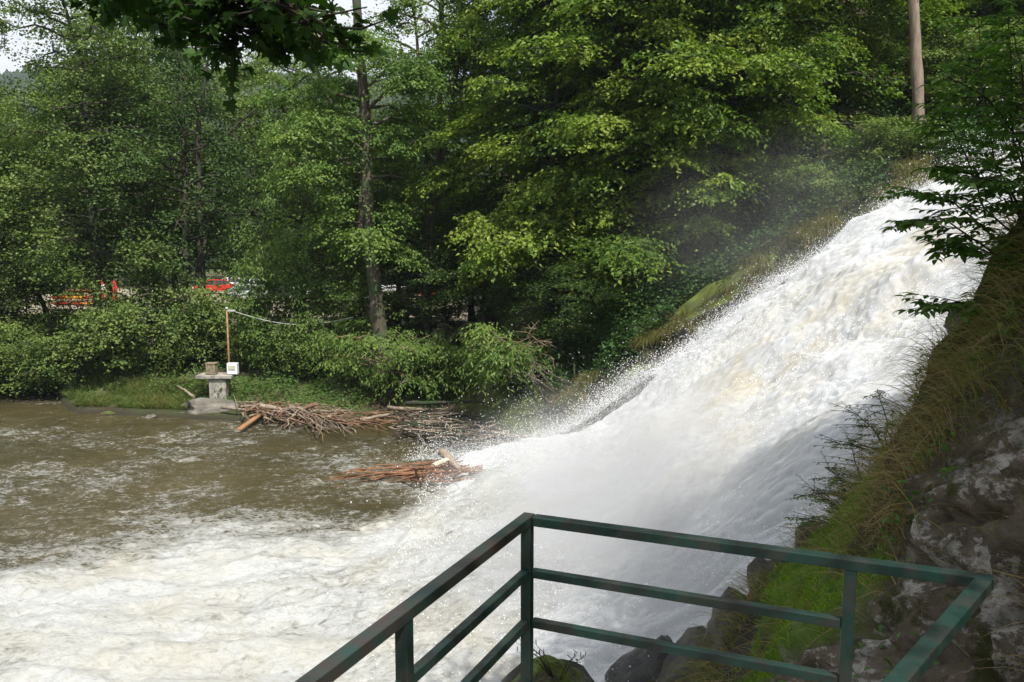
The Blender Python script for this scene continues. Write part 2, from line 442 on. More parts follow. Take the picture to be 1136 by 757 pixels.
# ------------------------------------------------------------------ water of the pool
def foam_amount(x, y):
    edge = 16.4 + (x + 10.4) * .42
    edge = np.where(x > -3.5, 19.3 + 1.2 * (x + 3.5), edge)
    w = 1.6 * fbm(x * .28, y * .35, None, 3, 31)
    return np.clip(1 - sstep(-4.0, 4.2, y - edge + w * 1.6) + .20 * sstep(33, 22, y) * sstep(-26, -16, x), 0, 1)
wx = axis([(-400, -60, 20), (-60, -24, .8), (-24, 6, .085)])
wy = axis([(-40, 8, 4), (8, 40, .085), (40, 48, .5)])
WX, WY = np.meshgrid(wx, wy, indexing='ij')
fo = foam_amount(WX, WY)
qx = WX + .6 * fbm(WX * .5, WY * .5, None, 2, 41); qy = WY + .6 * fbm(WX * .5, WY * .5, None, 2, 42)
rip = .07 * fbm(qx * .9, qy * 1.6, None, 4, 43) + .05 * ridge(qx * 1.5, qy * 2.6, None, 4, 44)
turb = (.20 * ridge(qx * .55, qy * .8, None, 4, 45) + .07 * ridge(qx * 2.3, qy * 2.9, None, 3, 46))
calm = sstep(30, 36, WY)
WZ = rip * (1 - .55 * calm) + turb * (fo ** 1.3) * .8 + .15 * fo * sstep(20, 14, WY + 0 * WX)
WZ += .55 * np.exp(-((WX - .5) / 2.6) ** 2) * fo
# churning patches further out
WZ += .05 * sstep(.25, .7, fbm(WX * .22, WY * .3, None, 3, 47)) * ridge(qx * 1.4, qy * 2, None, 3, 48)
t = NT('river_water'); v = t.coord()
fa = t.attr('foam')
vw = t.coord((1, 1.5, 1)); 
ns = t.noise(1.15, 9, .68, vw, 1.6); ns2 = t.noise(3.2, 8, .72, vw, 2.2); big = t.noise(.22, 3, .5, v)
# foam threshold: grows with 'foam' attribute
s1 = t.math('MULTIPLY', ns, .55); s2 = t.math('MULTIPLY_ADD', ns2, .45, s1)
rg = t.math('SUBTRACT', 1.0, t.math('MULTIPLY', t.math('ABSOLUTE', t.math('SUBTRACT', t.noise(2.3, 7, .65, vw, 1.4), .5)), 5), clamp=True)
s2 = t.math('MULTIPLY_ADD', t.math('SUBTRACT', rg, .7), .16, s2)
s2 = t.math('MULTIPLY', t.math('SUBTRACT', s2, .47), 2.6)
th = t.math('MULTIPLY_ADD', fa, .86, s2)
th = t.math('MULTIPLY_ADD', t.math('SUBTRACT', big, .5), 1.5, th)
fm = t.ramp(th, [(.26, 0.), (.52, .45), (.95, 1.)])
# thin lacy lines: ridged noise
lr = t.math('ABSOLUTE', t.math('SUBTRACT', t.noise(1.7, 6, .6, vw, 1.2), .5))
lace = t.ramp(lr, [(.0, 1.), (.018, .45), (.04, 0.)])
lm = t.ramp(t.math('MULTIPLY_ADD', fa, .8, t.noise(.35, 4, .6, v)), [(.56, 0.), (.95, .75)])
lm = t.math('MULTIPLY', lm, t.ramp(t.noise(6, 4, .6, v), [(.42, 0.), (.6, 1.)]))
foam = t.math('MAXIMUM', fm, t.math('MULTIPLY', lace, lm))
deep = t.ramp(t.noise(.16, 4, .6, v), [(.3, (.038, .034, .015)), (.7, (.084, .068, .032))])
fcol = t.mix(t.ramp(t.noise(.5, 5, .6, v), [(.45, 0.), (.68, .6)]), (.45, .46, .455), (.40, .37, .29))
fcol = t.mix(t.ramp(t.noise(7, 8, .75, vw, .8), [(.36, .65), (.52, 0.)]), fcol, (.30, .285, .235))
col = t.mix(foam, deep, fcol)
rough = t.math('MULTIPLY_ADD', foam, .7, .05)
b1 = t.bump(t.noise(6.5, 8, .7, vw, 1.0), .7, .05)
b2 = t.bump(ns2, .55, .07, b1)
p = t.pbr(col, rough, 0, b2, .5); p.inputs['IOR'].default_value = 1.33
pool = npmesh('river_pool', np.stack([WX, WY, WZ], -1).reshape(-1, 3), grid_faces(len(wx), len(wy)), t.m, attrs={'foam': fo.ravel()}, smooth=True)
tag(pool, kind='structure')

# ------------------------------------------------------------------ waterfall
fx_ = np.concatenate([np.arange(-3.4, 19, .045), np.arange(19, 60, .5)]); fy_ = np.arange(FALL_Y0, FALL_Y1 + .35, .045)
AX, AY = np.meshgrid(fx_, fy_, indexing='ij')
edge = FALL_Y1 + .35 * fbm(AX * .35, AX * 0 + 3, None, 3, 51) + .5 * sstep(6, 9, AX) * (1 - sstep(10, 14, AX))
YY = FALL_Y0 + (AY - FALL_Y0) * (edge - FALL_Y0) / (FALL_Y1 + .3 - FALL_Y0)
q1 = AX + .5 * fbm(AX * .6, YY * .6, None, 3, 52); q2 = YY + .5 * fbm(AX * .6, YY * .6, None, 3, 53)
dsp = .48 * fbm(q1 * .33, q2 * .5, None, 3, 54) + .08 * ridge(q1 * .7, q2 * 1.5, None, 4, 55) + .03 * ridge(q1 * 3.1, q2 * 3.9, None, 4, 56) + .045 * fbm(q1 * 9, q2 * 11, None, 3, 57)
steps = .32 * np.sin(AX * 1.55 + 1.3 * fbm(AX * .3, YY * .25, None, 2, 58) * 3) * sstep(1, 4, AX)
amp = sstep(-3.4, 0, AX) * (1 - .75 * sstep(14.5, 17, AX))
eb = sstep(0, .9, (edge - YY))
AZ = fallz(AX) + (dsp + steps * .35) * amp * (.45 + .55 * eb) - .5 * (1 - eb) ** 2 + .1 - .9 * sstep(-1.2, -3.2, AX)
NX = -.5 * dsp * amp * .9
t = NT('falling_water'); v = t.coord((.55, 1.2, .55))
c1 = t.noise(.55, 6, .62, t.coord((.6, 1, .6)), .8); c2 = t.noise(2.6, 8, .7, v, .8)
sx = t.n('ShaderNodeSeparateXYZ'); t.l(t.coord(), sx.inputs[0])
# the turbid cream water runs in the middle of the cascade
band = t.math('ABSOLUTE', t.math('SUBTRACT', sx.outputs['Y'], 18.5))
bm_ = t.ramp(t.math('DIVIDE', band, 9.0), [(.0, 1.), (.75, .0)])
cm = t.math('MULTIPLY', t.ramp(t.math('MULTIPLY_ADD', c2, .45, t.math('MULTIPLY', c1, .6)), [(.47, 0.), (.66, 1.)]), bm_)
cm = t.math('MULTIPLY', cm, .85)
col = t.mix(cm, (.44, .45, .46), (.40, .345, .23))
col = t.mix(t.ramp(c2, [(.26, .55), (.42, 0.)]), col, (.50, .51, .50))
b1 = t.bump(t.noise(14, 9, .8, t.coord((.28, 1.3, .28)), .3), .6, .03)
b2 = t.bump(t.noise(3.6, 7, .7, t.coord((.3, 1.2, .3)), .5), .4, .09, b1)
p = t.pbr(col, .9, 0, b2, .1)
p.inputs['Subsurface Weight'].default_value = .8; p.inputs['Subsurface Radius'].default_value = (1, 1, 1); p.inputs['Subsurface Scale'].default_value = .3
fall = npmesh('waterfall', np.stack([AX + NX, YY, AZ], -1).reshape(-1, 3), grid_faces(len(fx_), len(fy_)), t.m, smooth=True)
tag(fall, kind='structure')
M['drop'] = m_plain('water_drops', (.86, .87, .88), .35, 0, .02, 1, 0)

# spray: airborne droplets along the cascade edge, its foot and its lip
def droplets(P, r, g):
    n = len(P)
    o = np.array([[1, 0, 0], [-1, 0, 0], [0, 1, 0], [0, -1, 0], [0, 0, 1.4], [0, 0, -1]], float)
    V = P[:, None] + o[None] * r[:, None, None] * (.7 + .6 * g.random((n, 6, 1)))
    f = np.array([[0, 2, 4], [2, 1, 4], [1, 3, 4], [3, 0, 4], [2, 0, 5], [1, 2, 5], [3, 1, 5], [0, 3, 5]])
    Fc = (np.arange(n)[:, None, None] * 6 + f[None]).reshape(-1, 3)
    return V.reshape(-1, 3), Fc
g = np.random.default_rng(77)
Pd, Rd = [], []
def put(x, y, z, r): Pd.append(np.stack([x, y, z], 1)); Rd.append(r)
# far edge
n = 90000; x = g.random(n) ** .9 * 17 - 3; burst = np.clip(.3 + 1.1 * fbm(x * .8, x * 0, None, 4, 61), .05, 2)
e = g.exponential(1, n); y = FALL_Y1 - .5 + e * .22 * burst; z = fallz(x) + g.exponential(1, n) * .30 * burst * (1 + .6 * sstep(3, -2, x)) - e * .08
put(x - g.exponential(.25, n), y, z, .003 + .0125 * g.random(n) ** 4)
# body fringe
n = 70000; x = g.random(n) * 18 - 2.5; y = FALL_Y0 + 1 + g.random(n) * 17; b = np.clip(fbm(x * .7, y * .9, None, 3, 62) + .35, .02, 1)
z = fallz(x) + .15 + g.exponential(1, n) * .30 * b; put(x, y, z, .004 + .011 * g.random(n) ** 3)
# splash fan at the foot near the driftwood
n = 16000; a = g.random(n); x = -.6 + g.normal(0, .8, n) * (.5 + a) + 2.2 * a; y = 24.0 + g.normal(0, .9, n) + 1.2 * a; z = .1 + g.exponential(.50, n) * (.4 + 1.1 * a)
put(x, y, z, .004 + .010 * g.random(n) ** 3)
n = 8000; x = g.normal(.5, 1.4, n); y = 11 + g.random(n) * 13; z = .2 + g.exponential(.35, n); put(x, y, z, .004 + .012 * g.random(n) ** 3)
# lip
n = 3500; x = 12.5 + g.random(n) * 4; y = 24.5 + g.normal(0, .8, n); z = fallz(x) + g.exponential(.4, n) + .2; put(x, y, z, .006 + .014 * g.random(n) ** 3)
P = np.vstack(Pd); r = np.concatenate(Rd)
V, Fc = droplets(P, r, g)
tag(npmesh('water_spray', V, Fc, M['drop']), kind='stuff')

# mist hanging over the falls
def blob(name, c, s, dens, seed, scale=.35, amin=.4, nseg=24):
    bm = bmesh.new(); bmesh.ops.create_icosphere(bm, subdivisions=4, radius=1)
    for v_ in bm.verts: v_.co *= 1 + .12 * float(fbm(v_.co.x * 2, v_.co.y * 2, v_.co.z * 2, 2, seed))
    t = NT(name); 
    tc = t.n('ShaderNodeTexCoord')
    ln = t.n('ShaderNodeVectorMath'); ln.operation = 'LENGTH'; t.l(tc.outputs['Object'], ln.inputs[0])
    fall_ = t.n('ShaderNodeMapRange'); fall_.interpolation_type = 'SMOOTHSTEP'; fall_.inputs['From Min'].default_value = .95; fall_.inputs['From Max'].default_value = .15
    t.l(ln.outputs['Value'], fall_.inputs['Value'])
    mp = t.n('ShaderNodeMapping'); mp.inputs['Scale'].default_value = (s[0] * scale, s[1] * scale, s[2] * scale * 1.2); mp.inputs['Location'].default_value = (seed, 0, 0)
    t.l(tc.outputs['Object'], mp.inputs[0])
    nz = t.ramp(t.noise(1, 3, .6, mp.outputs[0], .4), [(.33, 0.05), (.7, 1.)])
    d = t.math('MULTIPLY', t.math('MULTIPLY', fall_.outputs[0], nz), dens)
    vol = t.n('ShaderNodeVolumePrincipled'); vol.inputs['Color'].default_value = (.97, .98, 1, 1); vol.inputs['Anisotropy'].default_value = .2
    t.l(d, vol.inputs['Density']); t.l(vol.outputs[0], t.out.inputs['Volume'])
    o = bmobj(name, bm, t.m, smooth=True); o.location = c; o.scale = s
    return tag(o, kind='stuff')
MIST = True
if MIST:
    blob('mist', (4.0, 15.8, .8), (7.2, 8.4, 4.2), 1.0, 2, .30)
    blob('mist', (10.0, 25.5, 7.2), (8.5, 4.0, 4.4), .055, 5, .35)

# ------------------------------------------------------------------ rocks
t = NT('wet_mossy_rock'); v = t.coord(); geo = t.n('ShaderNodeNewGeometry'); sz = t.n('ShaderNodeSeparateXYZ'); t.l(geo.outputs['Normal'], sz.inputs[0])
r1 = t.noise(2.5, 7, .65, v); rc = t.ramp(r1, [(.3, (.018, .016, .013)), (.6, (.055, .045, .036)), (.8, (.11, .09, .07))])
mo = t.ramp(t.noise(4, 5, .7, v), [(.3, (.05, .075, .008)), (.7, (.13, .17, .02))])
mf = t.math('MULTIPLY', t.ramp(sz.outputs['Z'], [(.25, 0.), (.55, 1.)]), t.ramp(t.noise(.9, 5, .7, v), [(.36, 0.), (.50, 1.)]))
t.pbr(t.mix(mf, rc, mo), t.math('MULTIPLY_ADD', mf, .5, .35), 0, t.bump(t.noise(12, 6, .7, v), .8, .05), .4); M['mossrock'] = t.m
t = NT('grey_rock'); v = t.coord()
rc = t.ramp(t.noise(2.2, 7, .65, v), [(.3, (.06, .055, .045)), (.55, (.17, .155, .13)), (.75, (.30, .28, .24))])
t.pbr(rc, .85, 0, t.bump(t.noise(9, 7, .7, v), .8, .05), .3); M['rock'] = t.m
t = NT('dark_wet_rock'); v = t.coord()
rc = t.ramp(t.noise(3, 7, .65, v), [(.3, (.006, .006, .006)), (.6, (.022, .020, .017)), (.8, (.07, .065, .055))])
t.pbr(rc, .42, 0, t.bump(t.noise(10, 7, .7, v), .9, .06), .5); M['wetrock'] = t.m
def rock(name, c, s, mat, seed, rz=0, tilt=0, sub=4, rough=.35, flat=0):
    bm = bmesh.new(); bmesh.ops.create_icosphere(bm, subdivisions=sub, radius=1)
    co = np.array([v_.co[:] for v_ in bm.verts])
    # angular facets: clamp against random planes
    g = np.random.default_rng(seed)
    for q in range(14):
        nrm = norm(g.normal(0, 1, 3)); dd = .62 + .25 * g.random(); pr = co @ nrm; ex = np.maximum(pr - dd, 0); co -= ex[:, None] * nrm * .9
    co *= 1 + rough * fbm(co[:, 0] * 1.6, co[:, 1] * 1.6, co[:, 2] * 1.6, 5, seed)[:, None]
    co += .03 * fbm(co[:, 0] * 9, co[:, 1] * 9, co[:, 2] * 9, 2, seed + 5)[:, None] * norm(co)
    for v_, q in zip(bm.verts, co): v_.co = q
    o = bmobj(name, bm, mat, smooth=True); o.location = c; o.scale = s; o.rotation_euler = (0, tilt, rz)
    return o

mossy = [
 # px, py, Y, scale, seed, tilt, label
 (655, 470, 26.6, (2.1, .8, .55), 3, -.45, 'lowest yellow-mossed rock beside the foot of the waterfall'),
 (702, 415, 26.9, (1.3, .8, .5), 4, -.75, 'small mossy rock between the two long moss-covered ledges by the falls'),
 (798, 335, 27.1, (2.6, .9, .75), 5, -.62, 'long humped ledge thick with bright moss halfway up the falls edge'),
 (880, 300, 27.0, (1.8, .9, .6), 6, -.5, 'dark wet rock above the long mossy ledge at the falls edge'),
 (945, 255, 26.9, (1.7, .9, .6), 8, -.5, 'dark rock in the mist near the top of the falls edge'),
 (600, 500, 25.9, (1.2, .7, .35), 9, -.2, 'low dark wet rock where the spray meets the driftwood')]
for px, py, Y, s, sd, tl, lab in mossy:
    o = rock('mossy_rock', at(px, py + 10, Y), s, M['mossrock'], sd, 0, tl, 5, .6)
    tag(o, lab, 'rock', 'rocks along the far edge of the waterfall')
for i, (px, py, Y, s, lab) in enumerate([
   (735, 748, 10.2, (.75, .6, .7), 'black wet boulder at the left end of the rocks under the railing'),
   (785, 740, 9.4, (.7, .6, .7), 'black wet boulder second from the left under the middle rail'),
   (838, 720, 8.8, (.6, .6, .9), 'tall black wet boulder behind the bright moss cushion'),
   (872, 660, 8.9, (.42, .45, .65), 'dark wet rock between the white water and the top of the moss'),
   (905, 600, 8.8, (.3, .4, .4), 'narrow dark rock at the water edge above the handrail'),
   (1085, 350, 9.3, (.34, .4, .3), 'dark rock jutting over the falls from the upper grassy bank')]):
    o = rock('wet_boulder', at(px, py + 14, Y), s, M['wetrock'], 30 + i, i * .8, .3, 4, .45)
    tag(o, lab, 'rock', 'wet boulders at the near edge of the waterfall')
o = rock('brown_boulder', at(612, 772, 6.6), (.42, .35, .30), M['mossrock'], 61, 0, 0, 4); tag(o, 'brown boulder with bare twigs just behind the foot of the corner post', 'rock')
o = rock('boulder_base', at(620, 860, 6.8), (.9, .8, 1.2), M['wetrock'], 62, 0, 0, 4); tag(o, 'dark rock face below the brown boulder under the corner post', 'rock')
o = rock('flat_rock', atz(232, 459, .05) + np.array([0, .25, .22]), (1.45, .9, .42), M['rock'], 15, .1, 0, 4, .25); tag(o, 'flat grey slab of rock at the water edge below the concrete pillar', 'rock')
g = np.random.default_rng(5)
for i, (px, py, s) in enumerate([(378, 470, .35), (412, 462, .45), (450, 468, .3), (480, 458, .5), (515, 462, .45), (540, 474, .5), (300, 468, .25), (205, 462, .3), (340, 476, .2), (560, 490, .5), (118, 462, .22), (165, 465, .2)]):
    p_ = atz(px, py, 0)
    o = rock('shore_stone', (p_[0], p_[1] + .2, .05), (s * 1.5, s, s * .6), M['rock'] if i % 2 else M['mossrock'], 70 + i, i, 0, 3)
    side = ['left of the long root raft', 'under the shrub with bare branches'][i % 2]
    labs = ['brown stone at the right end of the driftwood heap', 'grey stone below the shrub with dead twigs', 'small mossy stone in the shallows below the leaning trunk',
            'grey stone on the dark shore right of the leaning trunk', 'mossy stone among dark driftwood under the trees', 'grey stone at the head of the small dark bay',
            'small stone in the water in front of the driftwood heap', 'grey stone left of the flat rock slab', 'tiny stone beside the fanned dry branches', 'grey stone nearest the splashing water',
            'small brown stone in front of the tall grass', 'small grey stone below the right end of the grassy bank']
    tag(o, labs[i], 'stone', 'stones along the far shore')

# ------------------------------------------------------------------ right bank (steep, rocky, grassy)
Cpts = np.array([(-.6, -9), (.1, -3), (.62, 1.5), (.88, 4), (1.38, 6), (2.02, 8.0), (2.6, 9.0), (3.5, 9.7), (6, 10.3), (11, 10.6), (18, 10.8), (30, 11)])
seg = np.concatenate([[0], np.cumsum(np.linalg.norm(np.diff(Cpts, axis=0), axis=1))])
ss = np.concatenate([np.arange(0, 8, .12), np.arange(8, 24, .035), np.arange(24, seg[-1], .2)])
cxy = np.stack([np.interp(ss, seg, Cpts[:, i]) for i in range(2)], 1)
ker = np.hanning(27); ker /= ker.sum()
for i in range(2):
    for _ in range(2): cxy[:, i] = np.convolve(np.pad(cxy[:, i], 13, mode='reflect', reflect_type='odd'), ker, 'valid')
tg = norm(np.gradient(cxy, axis=0)); nrm2 = np.stack([tg[:, 1], -tg[:, 0]], 1)     # pointing into the bank (right)
hz = np.concatenate([np.arange(-1.5, 9.6, .04), np.arange(9.6, 13.5, .15)])
def bank_off(z): return np.interp(z, [-2, 2.5, 5, 7, 10.5, 13.5], [-3.06, 0, 1.6, 2.5, 3.5, 15.5])
def bank_noise(s, z):
    lump = .38 * fbm(s * .55, z * .6, None, 4, 91) + .14 * fbm(s * 1.9, z * 1.9, None, 4, 92)
    # tilted strata in the rocky part
    rockm = rock_mask(s, z)
    st = s * .75 + z * 1.5 + .5 * fbm(s * .8, z * .8, None, 3, 93)
    strata = (np.abs((st * 1.7) % 1 - .5) * 2) ** .45 * .22 + ridge(s * 2.2 + z, z * 3.2, None, 5, 94) * .14 + .07 * ridge(s * 9, z * 9, None, 3, 99)
    return lump + rockm * (strata - .05)
def rock_mask(s, z):
    y_ = np.interp(s, ss, cxy[:, 1])
    v1 = fbm(s * .9, z * .7, None, 4, 95)
    a = sstep(6.3, 5.3, y_ + .7 * v1) * sstep(6.6, 5.8, z + .5 * v1)
    return np.clip(sstep(-.30, -.05, v1) * a, 0, 1)
S2, Z2 = np.meshgrid(ss, hz, indexing='ij')
bx = np.interp(S2, ss, cxy[:, 0]); by = np.interp(S2, ss, cxy[:, 1]); nxx = np.interp(S2, ss, nrm2[:, 0]); nyy = np.interp(S2, ss, nrm2[:, 1])
offn = bank_off(Z2) - bank_noise(S2, Z2)
BX = bx + nxx * offn; BY = by + nyy * offn
BZ = Z2 + .45 * bank_noise(S2, Z2) * .6
rm = rock_mask(S2, Z2)
t = NT('bank_soil_and_rock'); v = t.coord()
ra = t.attr('rock'); ma = t.attr('moss')
so = t.ramp(t.noise(6, 7, .7, v), [(.3, (.022, .018, .010)), (.55, (.05, .042, .018)), (.75, (.10, .08, .04))])
rk = t.ramp(t.noise(5, 8, .7, t.coord((1, 1, 2))), [(.3, (.06, .048, .034)), (.6, (.17, .135, .10)), (.8, (.27, .22, .17))])
lich = t.ramp(t.noise(2.6, 10, .78, t.coord((1, 1, 1.6))), [(.525, 0.), (.565, 1.)])
rk = t.mix(lich, rk, t.ramp(t.noise(14, 6, .7, v), [(.3, (.22, .20, .18)), (.7, (.56, .53, .48))]))
msh = t.ramp(t.noise(3.1, 6, .7, v), [(.52, 0.), (.62, 1.)])
rk = t.mix(msh, rk, (.045, .05, .012))
mg = t.ramp(t.noise(9, 6, .7, v), [(.3, (.05, .10, .01)), (.7, (.13, .22, .02))])
sb = t.n('ShaderNodeSeparateXYZ'); t.l(v, sb.inputs[0])
mrz = t.n('ShaderNodeMapRange'); mrz.inputs['From Min'].default_value = 3.5; mrz.inputs['From Max'].default_value = 3.1; t.l(sb.outputs['Z'], mrz.inputs['Value'])
c_ = t.mix(ra, so, rk); c_ = t.mix(mrz.outputs[0], c_, (.03, .027, .022)); c_ = t.mix(ma, c_, mg)
t.pbr(c_, .9, 0, t.bump(t.noise(14, 8, .72, v), 1.0, .06), .25)
def moss_mask(s, z):
    y_ = np.interp(s, ss, cxy[:, 1])
    w = .85 * fbm(s * 1.4, z * 1.4, None, 4, 96)
    return sstep(5.1, 5.7, y_ + w) * sstep(5.0, 4.4, z + w) * sstep(3.1, 3.5, z + .8 * w) * sstep(9.3, 8.7, y_)
mm = moss_mask(S2, Z2)
bank = npmesh('river_bank', np.stack([BX, BY, BZ], -1).reshape(-1, 3), grid_faces(len(ss), len(hz))[:, ::-1], t.m, attrs={'rock': rm.ravel(), 'moss': mm.ravel()}, smooth=True)
tag(bank, kind='structure')
def bank_pt(s, z):
    o_ = bank_off(z) - bank_noise(s, z)
    x = np.interp(s, ss, cxy[:, 0]) + np.interp(s, ss, nrm2[:, 0]) * o_; y = np.interp(s, ss, cxy[:, 1]) + np.interp(s, ss, nrm2[:, 1]) * o_
    return np.stack([x, y, z + .27 * bank_noise(s, z)], -1), -np.stack([np.interp(s, ss, nrm2[:, 0]), np.interp(s, ss, nrm2[:, 1])], -1)

def blades(name, P, Out, Ln, Wd, tint, g, mat, droop=1.0, spread=.35, up=.9, seg_=4):
    """long arching blades rooted at P, leaning along Out (horizontal unit)"""
    n = len(P); O = np.concatenate([Out, np.zeros((n, 1))], 1)
    d = norm(O * (.35 + spread * g.random((n, 1))) + np.array([0, 0, 1]) * up + g.normal(0, spread, (n, 3)) * np.array([1, 1, .4]))
    side = norm(np.cross(d, np.array([0, 0, 1.]) + g.normal(0, .4, (n, 3)))) 
    rows = []; p = P.copy(); dd = d.copy(); 
    for k in range(seg_ + 1):
        w = Wd * (1 - (k / seg_) ** 1.5 * .92)
        rows += [p - side * (w / 2)[:, None], p + side * (w / 2)[:, None]]
        p = p + dd * (Ln / seg_)[:, None]
        dd = norm(dd + np.array([0, 0, -1]) * droop * (.25 + .35 * g.random((n, 1))) + O * .12)
    V = np.stack(rows, 1).reshape(-1, 3); kk = 2 * (seg_ + 1)
    q = np.array([[2 * i, 2 * i + 1, 2 * i + 3, 2 * i + 2] for i in range(seg_)])
    Fc = (np.arange(n)[:, None, None] * kk + q[None]).reshape(-1, 4)
    o = npmesh(name, V, Fc, mat, attrs={'tint': np.repeat(tint, kk)}); return o
g = np.random.default_rng(21)
n = 36000; s = 9 + g.random(n) * 13; z = 2.2 + g.random(n) * 8; keep = (rock_mask(s, z) < .35 + .25 * g.random(n) + .8 * (g.random(n) < .12)) & (moss_mask(s, z) < .5 + (g.random(n) < .22))
tuft = fbm(s * 1.6, z * 1.6, None, 3, 97); keep &= (tuft > -.35 + .3 * g.random(n)); s, z, tuft = s[keep], z[keep], tuft[keep]
P, O = bank_pt(s, z); n = len(s)
dry = np.clip(.70 + .5 * fbm(s * .7, z * .8, None, 3, 98) + g.normal(0, .22, n), 0, 1)
blades('bank_grass', P, O, .28 + .50 * g.random(n) ** 2, .005 + .005 * g.random(n), dry, g, M['grass'], 1.2, .35, .75)
tag(bpy.data.objects['bank_grass'], kind='stuff')
n = 60000; s = 9 + g.random(n) * 12; z = 1.8 + g.random(n) * 3.6; keep = (moss_mask(s, z) > .35 + .4 * g.random(n)) & (fbm(s * 3, z * 3, None, 3, 89) > -.28); s, z = s[keep], z[keep]
P, O = bank_pt(s, z); n = len(s)
o = blades('moss', P, O, .035 + .05 * g.random(n), .006 + .006 * g.random(n), np.clip(.55 + .45 * fbm(s * 2, z * 2, None, 3, 88) + g.normal(0, .15, n), 0, 1), g, M['moss'], .6, .6, .8, 2); tag(o, kind='stuff')
# small broad leaves among the bank grass
n = 9000; s = 9 + g.random(n) * 12; z = 2.6 + g.random(n) * 7; cl = fbm(s * 1.1, z * 1.1, None, 4, 86); keep = cl > .12; s, z = s[keep], z[keep]; n = len(s)
P, O = bank_pt(s, z); O3 = np.concatenate([O, np.zeros((n, 1))], 1); P = P + O3 * (.03 + .12 * g.random((n, 1)))
U = O3 + g.normal(0, .6, (n, 3)); N = np.array([0, 0, 1.]) + O3 * .5 + g.normal(0, .35, (n, 3))
o = leaf_mesh_full('bank_herbs', P, U, N, .035 + .05 * g.random(n), .018 + .02 * g.random(n), g.random(n), M['sapling']); tag(o, kind='stuff')

# ------------------------------------------------------------------ railing
t = NT('dark_green_paint'); v = t.coord()
w = t.ramp(t.noise(9, 9, .78, v), [(.47, 0.), (.56, 1.)])
gcol = t.ramp(t.noise(22, 4, .6, v), [(.3, (.006, .024, .019)), (.7, (.011, .040, .032))])
geo = t.n('ShaderNodeNewGeometry'); sz = t.n('ShaderNodeSeparateXYZ'); t.l(geo.outputs['Normal'], sz.inputs[0])
c_ = t.mix(t.math('MULTIPLY', w, .7), gcol, (.026, .020, .016))
t.pbr(c_, t.math('MULTIPLY_ADD', w, .25, .38), 0, t.bump(t.noise(60, 4, .7, v), .25, .004), .45); M['green'] = t.m
t = NT('worn_handrail_paint'); v = t.coord(); w = t.ramp(t.noise(5, 7, .7, v), [(.40, 0.), (.62, 1.)])
c_ = t.mix(w, (.042, .026, .022), (.012, .040, .032)); t.pbr(c_, .42, 0, t.bump(t.noise(60, 4, .7, v), .3, .004), .45); M['rail'] = t.m
ZR = CAMZ - 1.12; TH = .048
A = atz(585, 576, ZR); B = atz(1094, 645, ZR)
LP_ = atz(340, 763, ZR); ld = norm(A - LP_); BL = A - ld * 3.6
RP = atz(992, 764, ZR); rd = norm(B - RP); BR = B - rd * 1.3
root = empty('railing', (float(A[0]), float(A[1]), ZR - 1.05)); root['label'] = 'dark green metal tube railing with three rails in front of the waterfall'; root['category'] = 'railing'
A0 = np.array([A[0], A[1], ZR - 1.05])
def rl(p): return tuple(np.asarray(p) - A0)
def beam(name, a, b, w_, h_, mat):
    bm = bmesh.new(); add_beam(bm, rl(a), rl(b), w_, h_); return bmobj(name, bm, mat, root, bevel=.004)
dz1, dz2 = .225, .44
rdir = norm(B - A)
beam('handrail', A + rdir * .03, B + rdir * .02, TH * 1.05, TH * .8, M['green'])
beam('handrail', A + ld * .026, BL, TH * 1.05, TH * .8, M['rail'])
beam('handrail', B - rd * .03, BR, TH * 1.05, TH * .8, M['green'])
def on_rail(px, a, d):   # point of the rail line seen at picture column px
    u = (px - CX) / F
    # x = u * depth ; depth along forward axis
    f = np.array([0, cp, -sp]); a_ = a - np.array([0, 0, CAMZ])
    tt = (u * a_.dot(f) - a_[0]) / (d[0] - u * d.dot(f)); return a + d * tt
P1 = on_rail(944, A, rdir); P2 = on_rail(448, A, -ld); P3 = A - ld * 3.4
for dz in (dz1, dz2):
    d_ = np.array([0, 0, dz])
    beam('mid_rail', A - d_ + rdir * .026, P1 - d_ - rdir * .022, TH * .72, TH * .72, M['green'])
    beam('mid_rail', A - d_ - ld * .026, P2 - d_ + ld * .022, TH * .72, TH * .72, M['green'])
    beam('mid_rail', P2 - d_ - ld * .022, P3 - d_ + ld * .022, TH * .72, TH * .72, M['green'])
for p_ in (A, P1, P2, P3, BR):
    top = np.array([p_[0], p_[1], ZR - TH * .4 - .001]); bot = np.array([p_[0], p_[1], ZR - 1.05])
    bm = bmesh.new(); c0 = np.array(rl((top + bot) / 2)); ang = math.atan2(rdir[1], rdir[0])
    add_box(bm, c0, (TH * .9, TH * .9, top[2] - bot[2]), Matrix.Rotation(ang, 3, 'Z')); bmobj('post', bm, M['green'], root, bevel=.004)
# the concrete landing that carries the posts (below the picture)
M['concrete'] = m_plain('concrete', (.34, .32, .28), .9, 0, .25, 4, .5)
zf = ZR - 1.05
ang = math.atan2(rdir[1], rdir[0])
foot = [A + np.array([-.06, .07, 0]), B + np.array([.12, .06, 0]), BR + np.array([.1, -.5, 0]), np.array([2.2, -2.5, 0]), np.array([-2.2, -2.5, 0]), BL + np.array([-.12, 0, 0])]
bm = bmesh.new(); vs = [bm.verts.new((p_[0], p_[1], zf)) for p_ in foot]; f_ = bm.faces.new(vs)
ex = bmesh.ops.extrude_face_region(bm, geom=[f_]); bmesh.ops.translate(bm, verts=[e for e in ex['geom'] if isinstance(e, bmesh.types.BMVert)], vec=(0, 0, -3.2))
bmesh.ops.recalc_face_normals(bm, faces=bm.faces)
tag(bmobj('viewing_platform', bm, M['concrete'], bevel=.0), 'grey concrete viewing platform carrying the green railing', 'platform')

